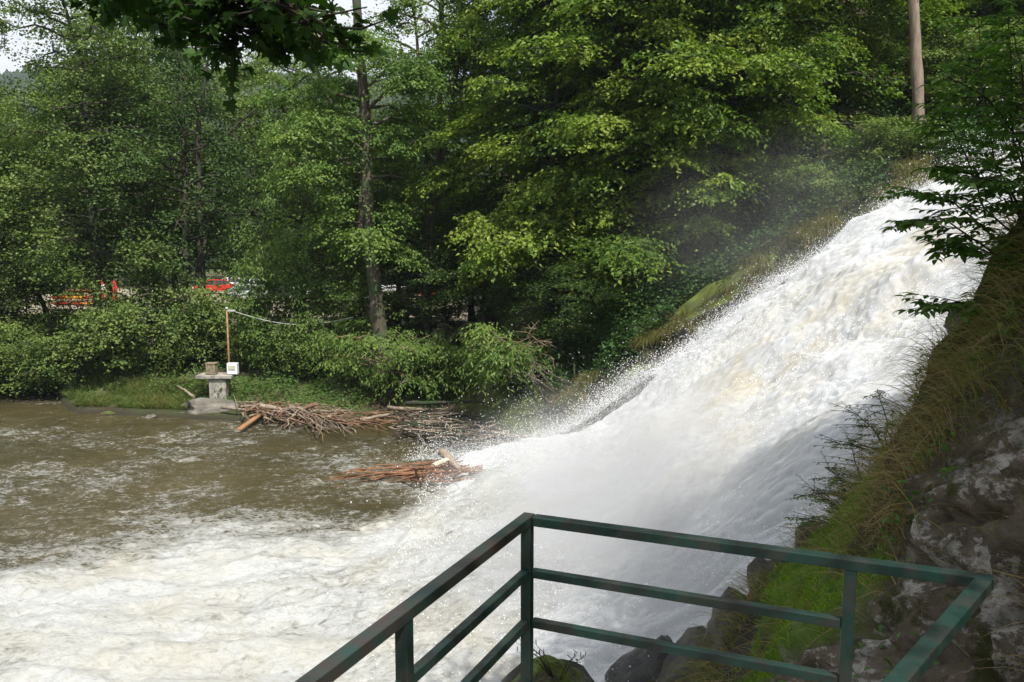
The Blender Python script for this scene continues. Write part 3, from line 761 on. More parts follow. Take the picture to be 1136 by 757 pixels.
# ------------------------------------------------------------------ trees
g = np.random.default_rng(101)
def round_prof(t): return (math.sin(min(1, t * .9 + .22) * PI) ** .6) * .9 + .12
def cone_prof(t): return (1 - t) ** .6 * .95 + .15
def straight(H_, wob=.3):
    n = 6; z = np.linspace(-.4, H_, n); return [(g.normal(0, wob) * (i > 0), g.normal(0, wob) * (i > 0), z[i]) for i in range(n)]

PROTO = {}
def proto(kind, v):
    key = (kind, v)
    if key in PROTO: return PROTO[key]
    if kind == 'hornbeam':
        tr = straight(17, .35); lb = std_limbs(g, tr, 1.0, 16.8, 5.2, 64, lambda t: ((1 - t) ** .45 * .85 + .22) * (.62 + .62 * g.random()), (.10, .45), .07)
        o = build_tree('hornbeam_tree', g, [(tr, .21, .04)], .2, lb, M['hornbeam'], M['darkbark'], (.165, .105), .86, 6, 10, .30, .055, 18, tilt=.34, lw=.36, zj=.22, gth=-.24, gap=.5)
    elif kind == 'alder':
        tr = straight(18, .4); lb = std_limbs(g, tr, 4.0, 17.8, 4.2, 58, round_prof, (.25, .6), .08)
        o = build_tree('alder_tree', g, [(tr, .2, .03)], .2, lb, M['alder'], M['darkbark'], (.13, .11), .60, 7, 9, .15, .17, 21, 2.4, tilt=.6, zj=.5)
    elif kind == 'dark':
        tr = straight(14, .3); lb = std_limbs(g, tr, 3.3, 13.8, 4.4, 42, round_prof, (.2, .6), .08)
        o = build_tree('broadleaf_tree', g, [(tr, .2, .03)], .2, lb, M['dark'], M['darkbark'], (.15, .11), .7, 7, 9, .2, .18, 17, 2.4, tilt=.6, zj=.5)
    elif kind == 'ash':
        tr = straight(11, .4); lb = std_limbs(g, tr, .6, 10.8, 3.6, 38, round_prof, (.25, .6), .06)
        o = build_tree('ash_tree', g, [(tr, .14, .03)], .2, lb, M['ash'], M['bark'], (.17, .078), .68, 7, 9, .35, .14, 19, 2.2, .4, tilt=.5, zj=.45)
    elif kind == 'bush':
        tr = [(0, 0, -.3), (.05, 0, .5), (.1, .1, 1.6), (0, .1, 3.2)]
        lb = []
        for i in range(40): lb.append((np.array([g.normal(0, .15), g.normal(0, .15), .1 + 1.3 * g.random()]), i * 2.4, 1.3 + 1.6 * g.random(), .2 + 1.1 * g.random(), .03))
        o = build_tree('alder_bush', g, [(tr, .07, .02)], .1, lb, M['alder'], M['darkbark'], (.10, .085), .52, 7, 10, .12, .10, 20, 2.2)
    PROTO[key] = o; o['fresh'] = 1
    return o
def place(kind, v, px, Y, w=1, h=1, rz=0, zoff=0, label='', cat='tree', group=None, x=None):
    p = proto(kind, v)
    if 'fresh' in p.keys(): o = p; del o['fresh']
    else: o = copy_tree(p)
    X = (px - CX) / F * Y * 1.0 if x is None else x
    o.location = (X, Y, float(H(X, Y)) + zoff); o.scale = (w, w, h); o.rotation_euler = (0, 0, rz)
    return tag(o, label, cat, group)

# -- the wooded slope beyond the falls
hb = [ # variant, px, Y, w, h, rz, label
 (0, 612, 34.0, .9, 1.05, .3, 'dense green tree overhanging the dark bay left of the splash'),
 (1, 672, 32.6, 1.0, 1.05, 1.9, 'yellow-green tree of layered sprays behind the lowest mossy rock'),
 (2, 722, 32.6, 1.0, 1.1, 4.0, 'layered green tree behind the small middle mossy rock'),
 (0, 790, 32.4, .9, 1.0, 2.2, 'tree with lit tips directly above the long mossy ledge'),
 (1, 855, 33.0, .9, 1.0, 5.1, 'tree with long bright tiers above the middle of the falls'),
 (2, 915, 35.0, .72, .9, 1.0, 'bushy green tree in thin mist left of the pale bare trunk'),
 (0, 588, 41.0, 1.0, 1.1, 3.4, 'tall green tree standing right behind the forked stems'),
 (1, 640, 39.0, 1.1, 1.15, .9, 'shaded tree in the second row behind the tree over the dark bay'),
 (2, 690, 37.5, 1.1, 1.1, 2.9, 'shaded tree in the second row above the lowest mossy rock'),
 (0, 770, 38.5, 1.1, 1.0, 5.6, 'shaded tree in the second row at the middle of the wood'),
 (1, 850, 39.5, 1.1, 1.0, 3.3, 'shaded tree in the second row above the long bright tiers'),
 (2, 935, 41.0, 1.1, 1.0, .2, 'shaded tree in the second row just left of the pale trunk'),
 (0, 1020, 42.0, 1.1, 1.0, 4.4, 'dark tree behind the pale bare trunk'),
 (1, 1100, 41.0, 1.1, 1.0, 2.5, 'green tree behind the sapling in the upper right corner'),
 (2, 1190, 38.0, 1.0, .9, 2.5, 'green tree at the right margin above the lip of the falls')]
for v_, px, Y, w, h, rz, lab in hb: place('hornbeam', v_, px, Y, w, h, rz, 0, lab, 'tree', 'trees on the slope beyond the waterfall')
place('bush', 0, 905, 29.2, .75, .75, 1, 0, 'low pale shrub in the mist below the trees near the top of the falls', 'shrub', 'shrubs on the slope')
place('bush', 0, 985, 29.5, .75, .6, 2, 0, 'low shrub at the foot of the pale bare trunk', 'shrub', 'shrubs on the slope')
place('bush', 0, 1075, 31.5, .8, .8, 4, 0, 'grey-green shrub right of the pale bare trunk', 'shrub', 'shrubs on the slope')
place('hornbeam', 1, 1075, 36.5, .75, .62, 4, 0, 'young tree with grey-green leaves in the upper right behind the shrubs', 'tree', 'trees on the slope beyond the waterfall')
place('hornbeam', 0, 1135, 34.5, .75, .62, 1, 0, 'young tree cut by the right margin above the falls', 'tree', 'trees on the slope beyond the waterfall')
place('bush', 1, 1035, 33.5, 1, .9, 3, 0, 'green shrub close behind the pale bare trunk', 'shrub', 'shrubs on the slope')
place('bush', 0, 1125, 31.0, 1.0, 1.3, 5, 0, 'tall grey-green shrub in the upper right behind the sapling leaves', 'shrub', 'shrubs on the slope')

# -- the bare pale trunk
bp = at(1019, 172, 30.5); bp[2] = float(H(bp[0], bp[1]))
tr = [ps(1021, 150, 30.5, bp) * np.array([1, 1, 0]) + np.array([0, 0, -.3]), ps(1019, 130, 30.5, bp), ps(1016, 60, 30.5, bp), ps(1013, -10, 30.5, bp), ps(1012, -90, 30.5, bp), ps(1014, -230, 30.5, bp)]
tr[0][0] = ps(1020, 170, 30.5, bp)[0]
lb = std_limbs(g, np.array(tr), 9.5, 14, 3.5, 16, round_prof, (.2, .5), .07)
o = build_tree('bare_trunk_tree', g, [(tr, .245, .12)], .2, lb, M['hornbeam'], M['paleb'], (.12, .08), .8, 6, 9, loc=bp); tag(o, 'straight pale bare trunk rising at the top of the falls', 'tree')

# -- the far bank, left part: individual trees
def custom(name, stems, limbs_fn, leafmat, bark, base, lab, **kw):
    o = build_tree(name, g, stems, .2, limbs_fn, leafmat, bark, loc=base, **kw); return tag(o, lab, 'tree')
def basept(px, Y):
    X = (px - CX) / F * Y; return np.array([X, Y, float(H(X, Y))])
# big leaning trunk
b = basept(436, 34.5); 
tr = [(0, 0, -.4), ps(424, 385, 34.5, b), ps(416, 330, 34.5, b), ps(410, 260, 34.6, b), ps(407, 190, 34.8, b), ps(405, 120, 35, b), ps(398, 40, 35, b), ps(392, -60, 35, b)]
tr2 = [ps(412, 280, 34.6, b), ps(400, 255, 34.6, b), ps(402, 190, 34.9, b)]
lb = std_limbs(g, np.array(tr), 9.0, 15.6, 3.5, 24, round_prof, (.25, .6), .07) + std_limbs(g, np.array(tr), 6.0, 9.2, 2.1, 10, lambda t: 1, (.1, .3), .03)
custom('leaning_tree', [(tr, .36, .17), (tr2, .19, .10)], lb, M['ash'], M['bark'], b, 'tall tree with a thick brown trunk leaning over the far shore', leaf=(.15, .085), spray_r=.7, k=7, m=11, droop=.3, nsp=32, fan=2, hang=.2, gth=-.3)
# forked stems
b = basept(478, 38)
st = [([(0, 0, -.4), ps(470, 330, 38, b), ps(486, 195, 38, b), ps(488, 110, 38, b), ps(490, 0, 38, b), ps(489, -90, 38, b)], .20, .07),
      ([ps(486, 192, 38, b), ps(497, 150, 38.1, b), ps(507, 80, 38.2, b), ps(512, 0, 38.2, b), ps(514, -80, 38.2, b)], .13, .06),
      ([(-.1, .1, -.3), ps(474, 190, 38.3, b), ps(466, 110, 38.3, b), ps(462, 30, 38.3, b), ps(448, -50, 38.3, b)], .13, .05),
      ([ps(468, 130, 38.3, b), ps(452, 70, 38.1, b), ps(436, 30, 38, b)], .05, .02)]
lb = std_limbs(g, np.array(st[0][0]), 13.0, 18.5, 3.6, 22, round_prof, (.3, .7), .06) + std_limbs(g, np.array(st[2][0]), 12.5, 18, 2.6, 12, round_prof, (.3, .7), .05)
custom('forked_tree', st, lb, M['hornbeam'], M['bark'], b, 'slender tree with several grey forked stems near the middle', leaf=(.12, .085), spray_r=.6, k=7, m=9, droop=.2, nsp=15, fan=2)
# leaning pole left of it, thin crown
b = basept(385, 41)
tr = [(0, 0, -.3), ps(380, 250, 41, b), ps(370, 120, 41, b), ps(348, 70, 41, b), ps(330, 20, 41, b), ps(318, -30, 41, b)]
lb = std_limbs(g, np.array(tr), 8.5, 17, 3.0, 22, round_prof, (.3, .7), .06)
custom('thin_leaning_tree', [(tr, .17, .06)], lb, M['ash'], M['bark'], b, 'thin tree leaning left behind the hanging maple leaves', leaf=(.12, .07), spray_r=.6, k=5, m=8, droop=.3, nsp=9, fan=2)
# dark many-stemmed tree
b = basept(216, 40)
st = [([(0, 0, -.4), ps(206, 330, 40, b), ps(206, 200, 40, b), ps(200, 90, 40, b), ps(198, 30, 40, b)], .24, .06),
      ([(.3, .1, -.3), ps(222, 250, 40, b), ps(219, 140, 40, b), ps(232, 60, 40, b)], .2, .05),
      ([ps(222, 300, 40, b), ps(240, 200, 40.2, b), ps(250, 150, 40.2, b), ps(285, 120, 40, b)], .13, .04)]
lb = std_limbs(g, np.array(st[0][0]), 4.2, 15, 4.6, 34, lambda t: .8 * round_prof(t) + .1, (.2, .5), .08) + std_limbs(g, np.array(st[1][0]), 5, 14, 3.6, 14, round_prof, (.2, .5), .06)
custom('dark_alder_tree', st, lb, M['dark'], M['darkbark'], b, 'dark tree with three stems left of centre against the far hill', leaf=(.13, .10), spray_r=.62, k=7, m=9, droop=.2, nsp=14, fan=2.4, thick=.17, tilt=.6, zj=.5)
# light alder at the left
b = basept(104, 39)
st = [([(0, 0, -.4), ps(108, 330, 39, b), ps(102, 220, 39, b), ps(96, 120, 39, b), ps(88, 60, 39, b), ps(76, 20, 39, b), ps(66, -10, 39, b)], .22, .05)]
lb = std_limbs(g, np.array(st[0][0]), 4.5, 18.2, 4.4, 58, lambda t: .85 if t < .5 else .85 - .6 * (t - .5), (.15, .45), .08)
custom('pale_alder_tree', st, lb, M['alder'], M['darkbark'], b, 'tall pale green alder reaching into the sky at the left', leaf=(.13, .11), spray_r=.6, k=7, m=9, droop=.14, nsp=22, fan=2.4, thick=.17, tilt=.6, zj=.5)

far = [('alder', 0, -5, 40.5, .85, .76, 1, 'alder with a dark trunk at the left margin of the photo', 0),
 ('alder', 1, -70, 42, 1, .78, 2, 'alder beyond the left margin', 0),
 ('dark', 0, 165, 47, 1.05, 1.5, 3, 'dark tree between the pale alder and the three-stemmed tree', 0),
 ('dark', 1, 45, 47, .9, .72, 2.2, 'dark tree behind the pale alder on the left', 0),
 ('ash', 0, 336, 37.0, .8, 1.05, 4, 'leafy mid-green tree reaching from the shore left of the leaning trunk', 0),
 ('ash', 1, 348, 36.5, .85, .72, 1.4, 'leafy tree just left of the thick leaning trunk', 0),
 ('alder', 1, 205, 50, 1.1, 1.08, 5, 'green tree behind the gauge pole left of centre', 1.5),
 ('alder', 0, 338, 45, 1.1, 1.02, 3.6, 'tall green tree in the gap left of the leaning trunk', 0),
 ('dark', 0, 440, 48, .9, 1.0, 5, 'dark tree between the leaning trunk and the forked stems', 0),
 ('dark', 1, 525, 45, 1, 1.3, 1.1, 'dark tree behind the right-hand forked stem', 0),
 ('alder', 1, 128, 43, .8, .98, 4.1, 'alder close behind the tall pale alder on its right', 0),
 ('alder', 0, 20, 44, .9, .76, 5.1, 'alder in the second row just inside the left margin', 0)]
for kind, v_, px, Y, w, h, rz, lab, zo in far: place(kind, v_, px, Y, w, h, rz, 0, lab, 'tree', 'trees on the far bank')
# far row beyond the car park
for kind, v_, px, Y, w, h, rz, lab in [('dark', 1, 500, 41, .8, .42, 2, 'low dark understorey tree below the forked stems'), ('dark', 0, 545, 37.0, .75, .48, 1, 'low dark understorey tree behind the bay of driftwood'), ('dark', 1, 455, 43, .8, .45, 3, 'low dark understorey tree right behind the leaning trunk'),
        ('dark', 0, 620, 31.5, .62, .3, 4, 'low dark shrubby tree right of the bay behind the bare boughs'), ('dark', 1, 395, 42, .7, .42, 5, 'low dark understorey tree left behind the leaning trunk')]:
    place(kind, v_, px, Y, w, h, rz, 0, lab, 'tree', 'understorey trees')
g2 = np.random.default_rng(3)
spots = [-160, -90, -20, 45, 105, 170, 225, 290, 345, 405, 465, 530]
names = ['beyond the left margin, outermost', 'beyond the left margin', 'at the left margin', 'behind the kayak racks', 'behind the folded parasols', 'behind the left part of the car park',
         'just left of the street lamp', 'just right of the street lamp', 'behind the parked cars', 'seen left of the leaning trunk', 'seen right of the leaning trunk', 'behind the forked stems']
for i, px in enumerate(spots):
    Yt = 104 + 16 * g2.random()
    place(['alder', 'hornbeam', 'dark'][i % 3], i % 2, px, Yt, 1.6 + .3 * g2.random(), 1.05 + .3 * g2.random(), g2.random() * 6, 0, 'distant tree past the car park, ' + names[i], 'tree', 'distant trees past the car park')
# bushes on the bank
bs = [(8, 39.5, 1.15, 1.2, 'big rounded bush at the left margin over the water'), (55, 38.0, 1.2, 1.08, 'big rounded bush spreading above the inlet'), (118, 38.0, 1.25, 1.16, 'pale green bush behind the tall grass'),
      (168, 38.0, 1.25, 1.45, 'pale green bush in the middle of the grassy bank'), (208, 39.0, 1.05, 1.35, 'bush left of the gauge pole'), (275, 42.0, .9, .5, 'low bush behind the gauge boxes'), (88, 41.5, 1.2, 1.0, 'bush in the second row behind the tall grass'), (25, 43, 1.2, .95, 'bush in the second row at the left margin')]
for i, (px, Y, w, h, lab) in enumerate(bs): place('bush', i % 2, px, Y, w, h, i * 1.7, 0, lab, 'bush', 'bushes on the left bank')
b_ = [(352, 36.3, .9, .8, 'low dense shrub behind the driftwood heap'), (286, 38.2, .75, .5, 'small shrub right of the gauge boxes')]
for px, Y, w, h, lab in b_: place('bush', 0, px, Y, w, h, 2, 0, lab, 'bush', 'bushes on the left bank')

# ash shrub with bare branches, and the drooping one further right
def ash_shrub(px, py, Y, R, lab, seed, bare=True):
    g = np.random.default_rng(seed); b = basept(px, Y)
    lb = []
    for i in range(26): lb.append((np.array([g.normal(0, .1), g.normal(0, .1), .2 + .8 * g.random()]), g.random() * 2 * PI if i % 3 else -PI / 2 + g.normal(0, .7), R * (.6 + .6 * g.random()), .4 + 1.5 * g.random(), .035))
    o = build_tree('ash_shrub', g, [([(0, 0, -.3), (.1, -.1, .8), (.05, -.3, 1.8)], .08, .03)], .1, lb, M['ash'], M['twig'], (.17, .06), .6, 6, 11, .4, .06, 12, 1.6, .35, loc=b)
    tag(o, lab, 'shrub')
    if bare:
        for i in range(16):
            tb = Tubes(); p0 = np.array([g.normal(.2, .6), -R * .75 + g.normal(0, .3), .9 + 1.4 * g.random()]); a = g.random() * 2 * PI; L_ = .5 + .9 * g.random()
            d = np.array([math.cos(a), -.35, .5 * g.random() + .1])
            p1 = p0 + d * L_ * .5 + g.normal(0, .08, 3); p2 = p0 + d * L_ + g.normal(0, .15, 3)
            tb.add([p0 - d * .3, p0, p1, p2], [.024, .02, .015, .006], 5)
            tb.add([p1, p1 + np.array([d[1], d[0], .5]) * L_ * .35], [.013, .004], 4); tb.build('dead_branch', M['twig'], o)
    return o
ash_shrub(432, 400, 34.6, 2.5, 'light green shrub with dead pale twigs in front of the leaning trunk', 5)
ash_shrub(478, 380, 35.2, 2.5, 'light green shrub right behind the foot of the leaning trunk', 6, False)
ash_shrub(575, 420, 30.2, 1.8, 'drooping shrub with long leaflets and bare boughs over the dark bay', 8)

# undergrowth over the far slope and bank (uncountable)
def scatter_leaves(name, n, xr, yr, cond, mat, sz=(.12, .08), hmax=.5, seed=1, clump=.5, th=-.1):
    g = np.random.default_rng(seed)
    x = xr[0] + (xr[1] - xr[0]) * g.random(n); y = yr[0] + (yr[1] - yr[0]) * g.random(n)
    c = fbm(x * clump, y * clump, None, 3, seed + 3); k = cond(x, y) & (c > th + .25 * g.random(n)); x, y, c = x[k], y[k], c[k]; n = len(x)
    z = H(x, y) + g.random(n) ** 1.3 * hmax * (.4 + 1.2 * np.clip(c + .2, 0, 1))
    U = g.normal(0, 1, (n, 3)); U[:, 2] *= .4; N = np.array([0, -.35, 1.]) + g.normal(0, .35, (n, 3))
    o = leaf_mesh(name, np.stack([x, y, z], 1), U, N, sz[0] * (.6 + .8 * g.random(n)), sz[1] * (.6 + .8 * g.random(n)), np.clip(.35 + .5 * c + g.normal(0, .18, n), 0, 1), mat)
    return tag(o, kind='stuff')
shy = lambda x: np.interp(x, SHX, SHY)
scatter_leaves('undergrowth', 90000, (-3, 24), (26.3, 34), lambda x, y: (y > 27.0) & ((x > 1.5) | (y > shy(x) + 3.0)), M['ivy'], (.13, .09), 1.3, 11, .8, -.35)
scatter_leaves('bank_plants', 60000, (-26, -2), (31, 46), lambda x, y: (y > shy(x) + 1.2), M['sapling'], (.12, .07), .7, 12, .6, -.05)
# grass on the left bank
g = np.random.default_rng(31)
n = 16000; x = -21.5 + 8.3 * g.random(n); y = shy(x) + .05 + 3.0 * g.random(n) ** 1.3; c = fbm(x * .9, y * .9, None, 3, 33); kk = c > -.35; x, y, c = x[kk], y[kk], c[kk]; n = len(x)
P = np.stack([x, y, H(x, y) - .03], 1); a = g.random(n) * 2 * PI
o = blades('shore_grass', P, np.stack([np.cos(a), np.sin(a)], 1), (.3 + .4 * g.random(n)) * (.7 + .9 * np.clip(c + .1, 0, 1)) * np.where(x < -18.2, 1.4, .75), .014 + .012 * g.random(n), np.clip(.35 + .35 * c + g.normal(0, .15, n), 0, .75), g, M['grass'], .7, .3, 1.1); tag(o, kind='stuff')
n = 6000; x = -12.5 + 11 * g.random(n); y = shy(x) + .6 + 3 * g.random(n); c = fbm(x * 1.1, y * 1.1, None, 3, 36); kk = c > .08; x, y = x[kk], y[kk]; n = len(x); a = g.random(n) * 6.28
o = blades('shore_grass', np.stack([x, y, H(x, y)], 1), np.stack([np.cos(a), np.sin(a)], 1), .2 + .3 * g.random(n), .012 + .01 * g.random(n), np.clip(.15 + .3 * g.random(n), 0, 1), g, M['grass'], .7, .3, 1.1); tag(o, kind='stuff')
# dry grass on the ledges beside the falls
n = 26000; x = 1.5 + 12.5 * g.random(n); y = 26.3 + 2.0 * g.random(n); c = fbm(x * .9, y * .9, None, 3, 38); kk = c > .05; x, y = x[kk], y[kk]; n = len(x)
o = blades('ledge_grass', np.stack([x, y, H(x, y) + .25], 1), np.tile([[-.3, -.95]], (n, 1)), .3 + .5 * g.random(n), .012 + .01 * g.random(n), np.clip(.6 + .25 * g.normal(0, 1, n), 0, 1), g, M['grass'], 1.3, .3, .6); tag(o, kind='stuff')

# distant wooded hill
g = np.random.default_rng(55)
n = 14000; y = 240 + 520 * g.random(n); x = -y * (.72 - .8 * g.random(n)); z = H(x, y)
bm = bmesh.new(); bmesh.ops.create_icosphere(bm, subdivisions=1, radius=1); bv = np.array([v_.co[:] for v_ in bm.verts]); bf = np.array([[v_.index for v_ in f_.verts] for f_ in bm.faces]); bm.free()
hh = 3.5 + 4 * g.random(n); V = bv[None] * np.stack([hh * .5, hh * .5, hh], 1)[:, None] * (1 + .25 * g.normal(0, 1, (n, len(bv), 1)))
V = V + np.stack([x, y, z + hh * .6], 1)[:, None]
t = NT('distant_forest'); c_ = t.ramp(t.noise(.06, 5, .7, t.coord()), [(.3, (.018, .032, .016)), (.7, (.034, .052, .024))]); t.pbr(c_, .95, 0, None, .1)
o = npmesh('distant_forest', V.reshape(-1, 3), (np.arange(n)[:, None, None] * len(bv) + bf[None]).reshape(-1, 3), t.m, smooth=True); tag(o, kind='stuff')

# ------------------------------------------------------------------ near foliage
# maple whose bough hangs into the top of the picture
M['maple_b'] = M['darkbark']
def maple_leaves(name, P, U, N, size, tint, mat, parent):
    """lobed leaf: fan of 10 outline points + centre"""
    n = len(P); U = norm(U); S = norm(np.cross(U, N)); N2 = np.cross(S, U)
    out = [(0, 0), (.34, -.06), (.50, .22), (.28, .30), (.52, .62), (.20, .58), (0, 1.0), (-.20, .58), (-.52, .62), (-.28, .30), (-.50, .22), (-.34, -.06)]
    g = np.random.default_rng(2)
    V = [P + U * (size * .32)[:, None]]
    for a, b in out:
        V.append(P + S * (a * size)[:, None] + U * (b * size)[:, None] - N2 * (size * .22 * (abs(a) + max(0, b - .5)) * .8)[:, None])
    V = np.stack(V, 1); k = len(out)
    q = np.array([[0, 1 + i, 1 + (i + 1) % k] for i in range(k)])
    return npmesh(name, V.reshape(-1, 3), (np.arange(n)[:, None, None] * (k + 1) + q[None]).reshape(-1, 3), mat, parent, {'tint': np.repeat(tint, k + 1)})
g = np.random.default_rng(404)
mb = np.array([-5.2, -1.5, float(H(-5.2, -1.5))])
root = empty('maple_tree', tuple(mb)); tag(root, 'dark maple bough hanging into the top left corner', 'tree')
tb = Tubes()
trk = np.array([(0, 0, -.3), (.1, .2, 2), (.3, .6, 4), (.4, 1.0, 6), (.3, 1.2, 9)]); tb.add(trk, [.22, .18, .16, .13, .05], 10, 3)
LP, LU = [], []
def bough(p0, pts, r, leafy):
    P = np.array([p0] + pts); tt = np.linspace(0, len(P) - 1, 18); Q = np.stack([np.interp(tt, np.arange(len(P)), P[:, i]) for i in range(3)], 1); Q[1:-1] += g.normal(0, .02, (16, 3))
    tb.add(Q, np.linspace(r, r * .25, 18), 6)
    return Q
W = lambda px, py, Y: at(px, py, Y) - mb
def leafy(Q, n, L_, spread=.55):
    for q in Q:
        for _ in range(n):
            d = g.normal(0, 1, 3) * np.array([1, 1, .35]); d[2] -= .25; d = d / np.linalg.norm(d); L = L_ * (.4 + .7 * g.random())
            e = q + d * L; tb.add([q, q + d * L * .5 + g.normal(0, .02, 3), e], [.008, .006, .003], 4)
            for s_ in range(5):
                pp = q + d * L * (.35 + .16 * s_) + g.normal(0, .03, 3); u = d * .6 + g.normal(0, .5, 3); u[2] -= .35; LP.append(pp); LU.append(u)
for (a, b, c) in [tuple((p_[0], p_[1], p_[2] * .72) for p_ in q_) for q_ in [((120, -60, 6.5), (200, -10, 6.2), (300, 22, 6.0)), ((180, -90, 6.2), (280, -25, 5.6), (365, 30, 5.4)), ((150, -50, 7), (160, -20, 6.8), (215, 38, 6.6)), ((80, -60, 7), (120, -30, 7), (148, -6, 7)), ((230, -70, 6), (250, -10, 6), (262, 50, 6.1)), ((300, -70, 6.4), (310, -20, 6.2), (330, 30, 6.2))]]:
    Q = bough(trk[3], [W(*a), W(*b), W(*c)], .05, True)
    leafy(Q[7:], 6, .30)
# the crown above the picture, which shades the platform
for i in range(85):
    a = g.random() * 6.28; r_ = 1.5 + 3.2 * g.random(); e = np.array([4.6 + math.cos(a) * r_, .2 + math.sin(a) * r_ * .7, 6.6 + 3.8 * g.random()])
    if e[1] + mb[1] > 1.5 and e[2] + mb[2] < CAMZ + (e[1] + mb[1]) * .42: e[2] = CAMZ - mb[2] + (e[1] + mb[1]) * .42 + .4
    Q = bough(trk[2] + (trk[4] - trk[2]) * g.random(), [e * .5 + trk[3] * .5 + np.array([0, 0, .4]), e], .05, True); leafy(Q[8:], 2, .6)
LP = np.array(LP); LU = np.array(LU); n = len(LP)
tb.build('trunk', M['darkbark'], root)
maple_leaves('crown', LP, LU, np.array([0, 0, 1.]) + g.normal(0, .4, (n, 3)), .056 + .032 * g.random(n), np.clip(.4 + g.normal(0, .2, n), 0, 1), M['maple'], root)

# trees on top of the right bank (they shade the bank and the platform)
for i, (x, y, w, h, lab) in enumerate([(6.0, 1.8, .85, .30, 'tree on top of the right bank above the railing'), (8.0, -3.0, .9, .42, 'tree on the bank top behind the viewpoint'), (6.0, -8.0, 1, .5, 'tree on the bank top far behind the viewpoint'), (8.0, 5.2, .75, .25, 'tree on the bank top nearest the falls lip')]):
    o = place('dark', i % 2, 0, y, w, h, i * 2.0, 0, lab, 'tree', 'trees on the right bank top', x=x)
    o.location.z = 10.2

# saplings on the right bank, leaves against the white water
def sapling(name, base, stems, nleaf, lsz, seed, lab, cat='sapling', pin=True, mat='sapling'):
    g = np.random.default_rng(seed); base = np.asarray(base, float); root = empty(name, tuple(base)); tag(root, lab, cat)
    tb = Tubes(); LP, LU, LN = [], [], []
    for st in stems:
        P = np.array(st) - base; tt = np.linspace(0, len(P) - 1, 16); Q = np.stack([np.interp(tt, np.arange(len(P)), P[:, i]) for i in range(3)], 1); Q[1:] += np.cumsum(g.normal(0, .006, (15, 3)), 0)
        tb.add(Q, np.linspace(.011, .003, 16), 5)
        for i in range(4, 16):
            for _ in range(nleaf):
                a = g.random() * 6.28; d = np.array([math.cos(a) - .35, math.sin(a) - .2, .25 - .5 * g.random()]); d /= np.linalg.norm(d); L = .16 + .22 * g.random()
                e = Q[i] + d * L; tb.add([Q[i], Q[i] + d * L * .5 + [0, 0, .01], e], [.004, .003, .0015], 4)
                sd = np.cross(d, [0, 0, 1]); sd /= np.linalg.norm(sd) + 1e-9
                for k in range(4):
                    for s_ in (-1, 1):
                        LP.append(Q[i] + d * L * (.25 + .22 * k)); LU.append(sd * s_ * .9 + d * .6 + [0, 0, -.2] + g.normal(0, .12, 3))
                LP.append(e); LU.append(d)
    LP = np.array(LP); LU = np.array(LU); n = len(LP)
    tb.build('stems', M['darkbark'], root)
    leaf_mesh_full('leaves', LP, LU, np.array([0, 0, 1.]) + g.normal(0, .3, (n, 3)), lsz * (.7 + .6 * g.random(n)), lsz * .45 * (.7 + .5 * g.random(n)), np.clip(.45 + g.normal(0, .2, n), 0, 1), M[mat], root)
    return root
Ys = 7.2
bs_ = at(1170, 300, Ys)
sapling('ash_sapling', bs_, [[bs_, at(1105, 180, 7.0), at(1092, 80, 7.0), at(1085, 20, 7)], [bs_, at(1090, 230, 6.9), at(1060, 150, 6.8), at(1040, 110, 6.8)], [bs_, at(1125, 160, 7.1), at(1120, 60, 7.1), at(1110, -30, 7.1)], [bs_, at(1098, 260, 6.7), at(1060, 225, 6.5), at(1015, 215, 6.4)]], 3, .085, 1, 'tall leafy sapling arching over the top of the falls at the right', 'sapling')
bs_ = at(1165, 325, 6.6)
sapling('leafy_shoot', bs_, [[bs_, at(1090, 270, 6.4), at(1050, 245, 6.3), at(1002, 255, 6.2)], [bs_, at(1115, 290, 6.4), at(1070, 270, 6.3), at(1035, 268, 6.3)], [bs_, at(1120, 215, 6.5), at(1075, 190, 6.4), at(1030, 180, 6.3)], [bs_, at(1130, 160, 6.5), at(1090, 110, 6.4), at(1045, 85, 6.3)], [bs_, at(1085, 335, 6.2), at(1060, 335, 6.1), at(1035, 340, 6.1)]], 2, .095, 2, 'low leafy shoot reaching left over the white water below the tall sapling', 'shoot')
bs_ = at(1140, 250, 6.0)
sapling('hanging_sapling', bs_, [[bs_, at(1132, 120, 6.0), at(1125, 40, 6.0)], [bs_, at(1115, 210, 5.8), at(1090, 200, 5.7)]], 3, .08, 3, 'dark leafy sapling cut by the right margin', 'sapling')
for i, (px, py, Y, lab) in enumerate([(955, 560, 8.0, 'feathery weed leaning over the white water above the handrail'), (985, 505, 8.1, 'feathery weed higher up the bank edge'), (945, 590, 7.9, 'small weed at the water edge just above the handrail')]):
    b0 = at(px, py, Y)
    sapling('slender_weed', b0, [[b0, b0 + [-.15, 0, .25], b0 + [-.42, -.1, .45]], [b0, b0 + [-.05, 0, .35], b0 + [-.18, 0, .65]], [b0, b0 + [-.25, 0, .1], b0 + [-.5, 0, .12]]], 2, .036, 20 + i, lab, 'weed')
# bare twigs by the brown boulder
b0 = at(618, 762, 6.5); root = empty('twiggy_plant', tuple(b0)); tag(root, 'sprig of bare seedy twigs on the brown boulder under the lowest rail', 'twigs'); tb = Tubes(); g = np.random.default_rng(9)
for i in range(11):
    a = (-1 if i % 3 else .8) * (.35 + .5 * g.random()); L = .25 + .3 * g.random(); P = [np.zeros(3), np.array([a * .5, 0, .55]) * L, np.array([a * 1.1, -.1 * g.random(), .85]) * L]
    tb.add(P, [.004, .003, .0015], 4)
    for k in range(5):
        q = P[1] + (P[2] - P[1]) * (k / 4); tb.add([q, q + g.normal(0, .02, 3) + [0, 0, .015]], [.003, .004], 4)
tb.build('twigs', M['darkbark'], root)

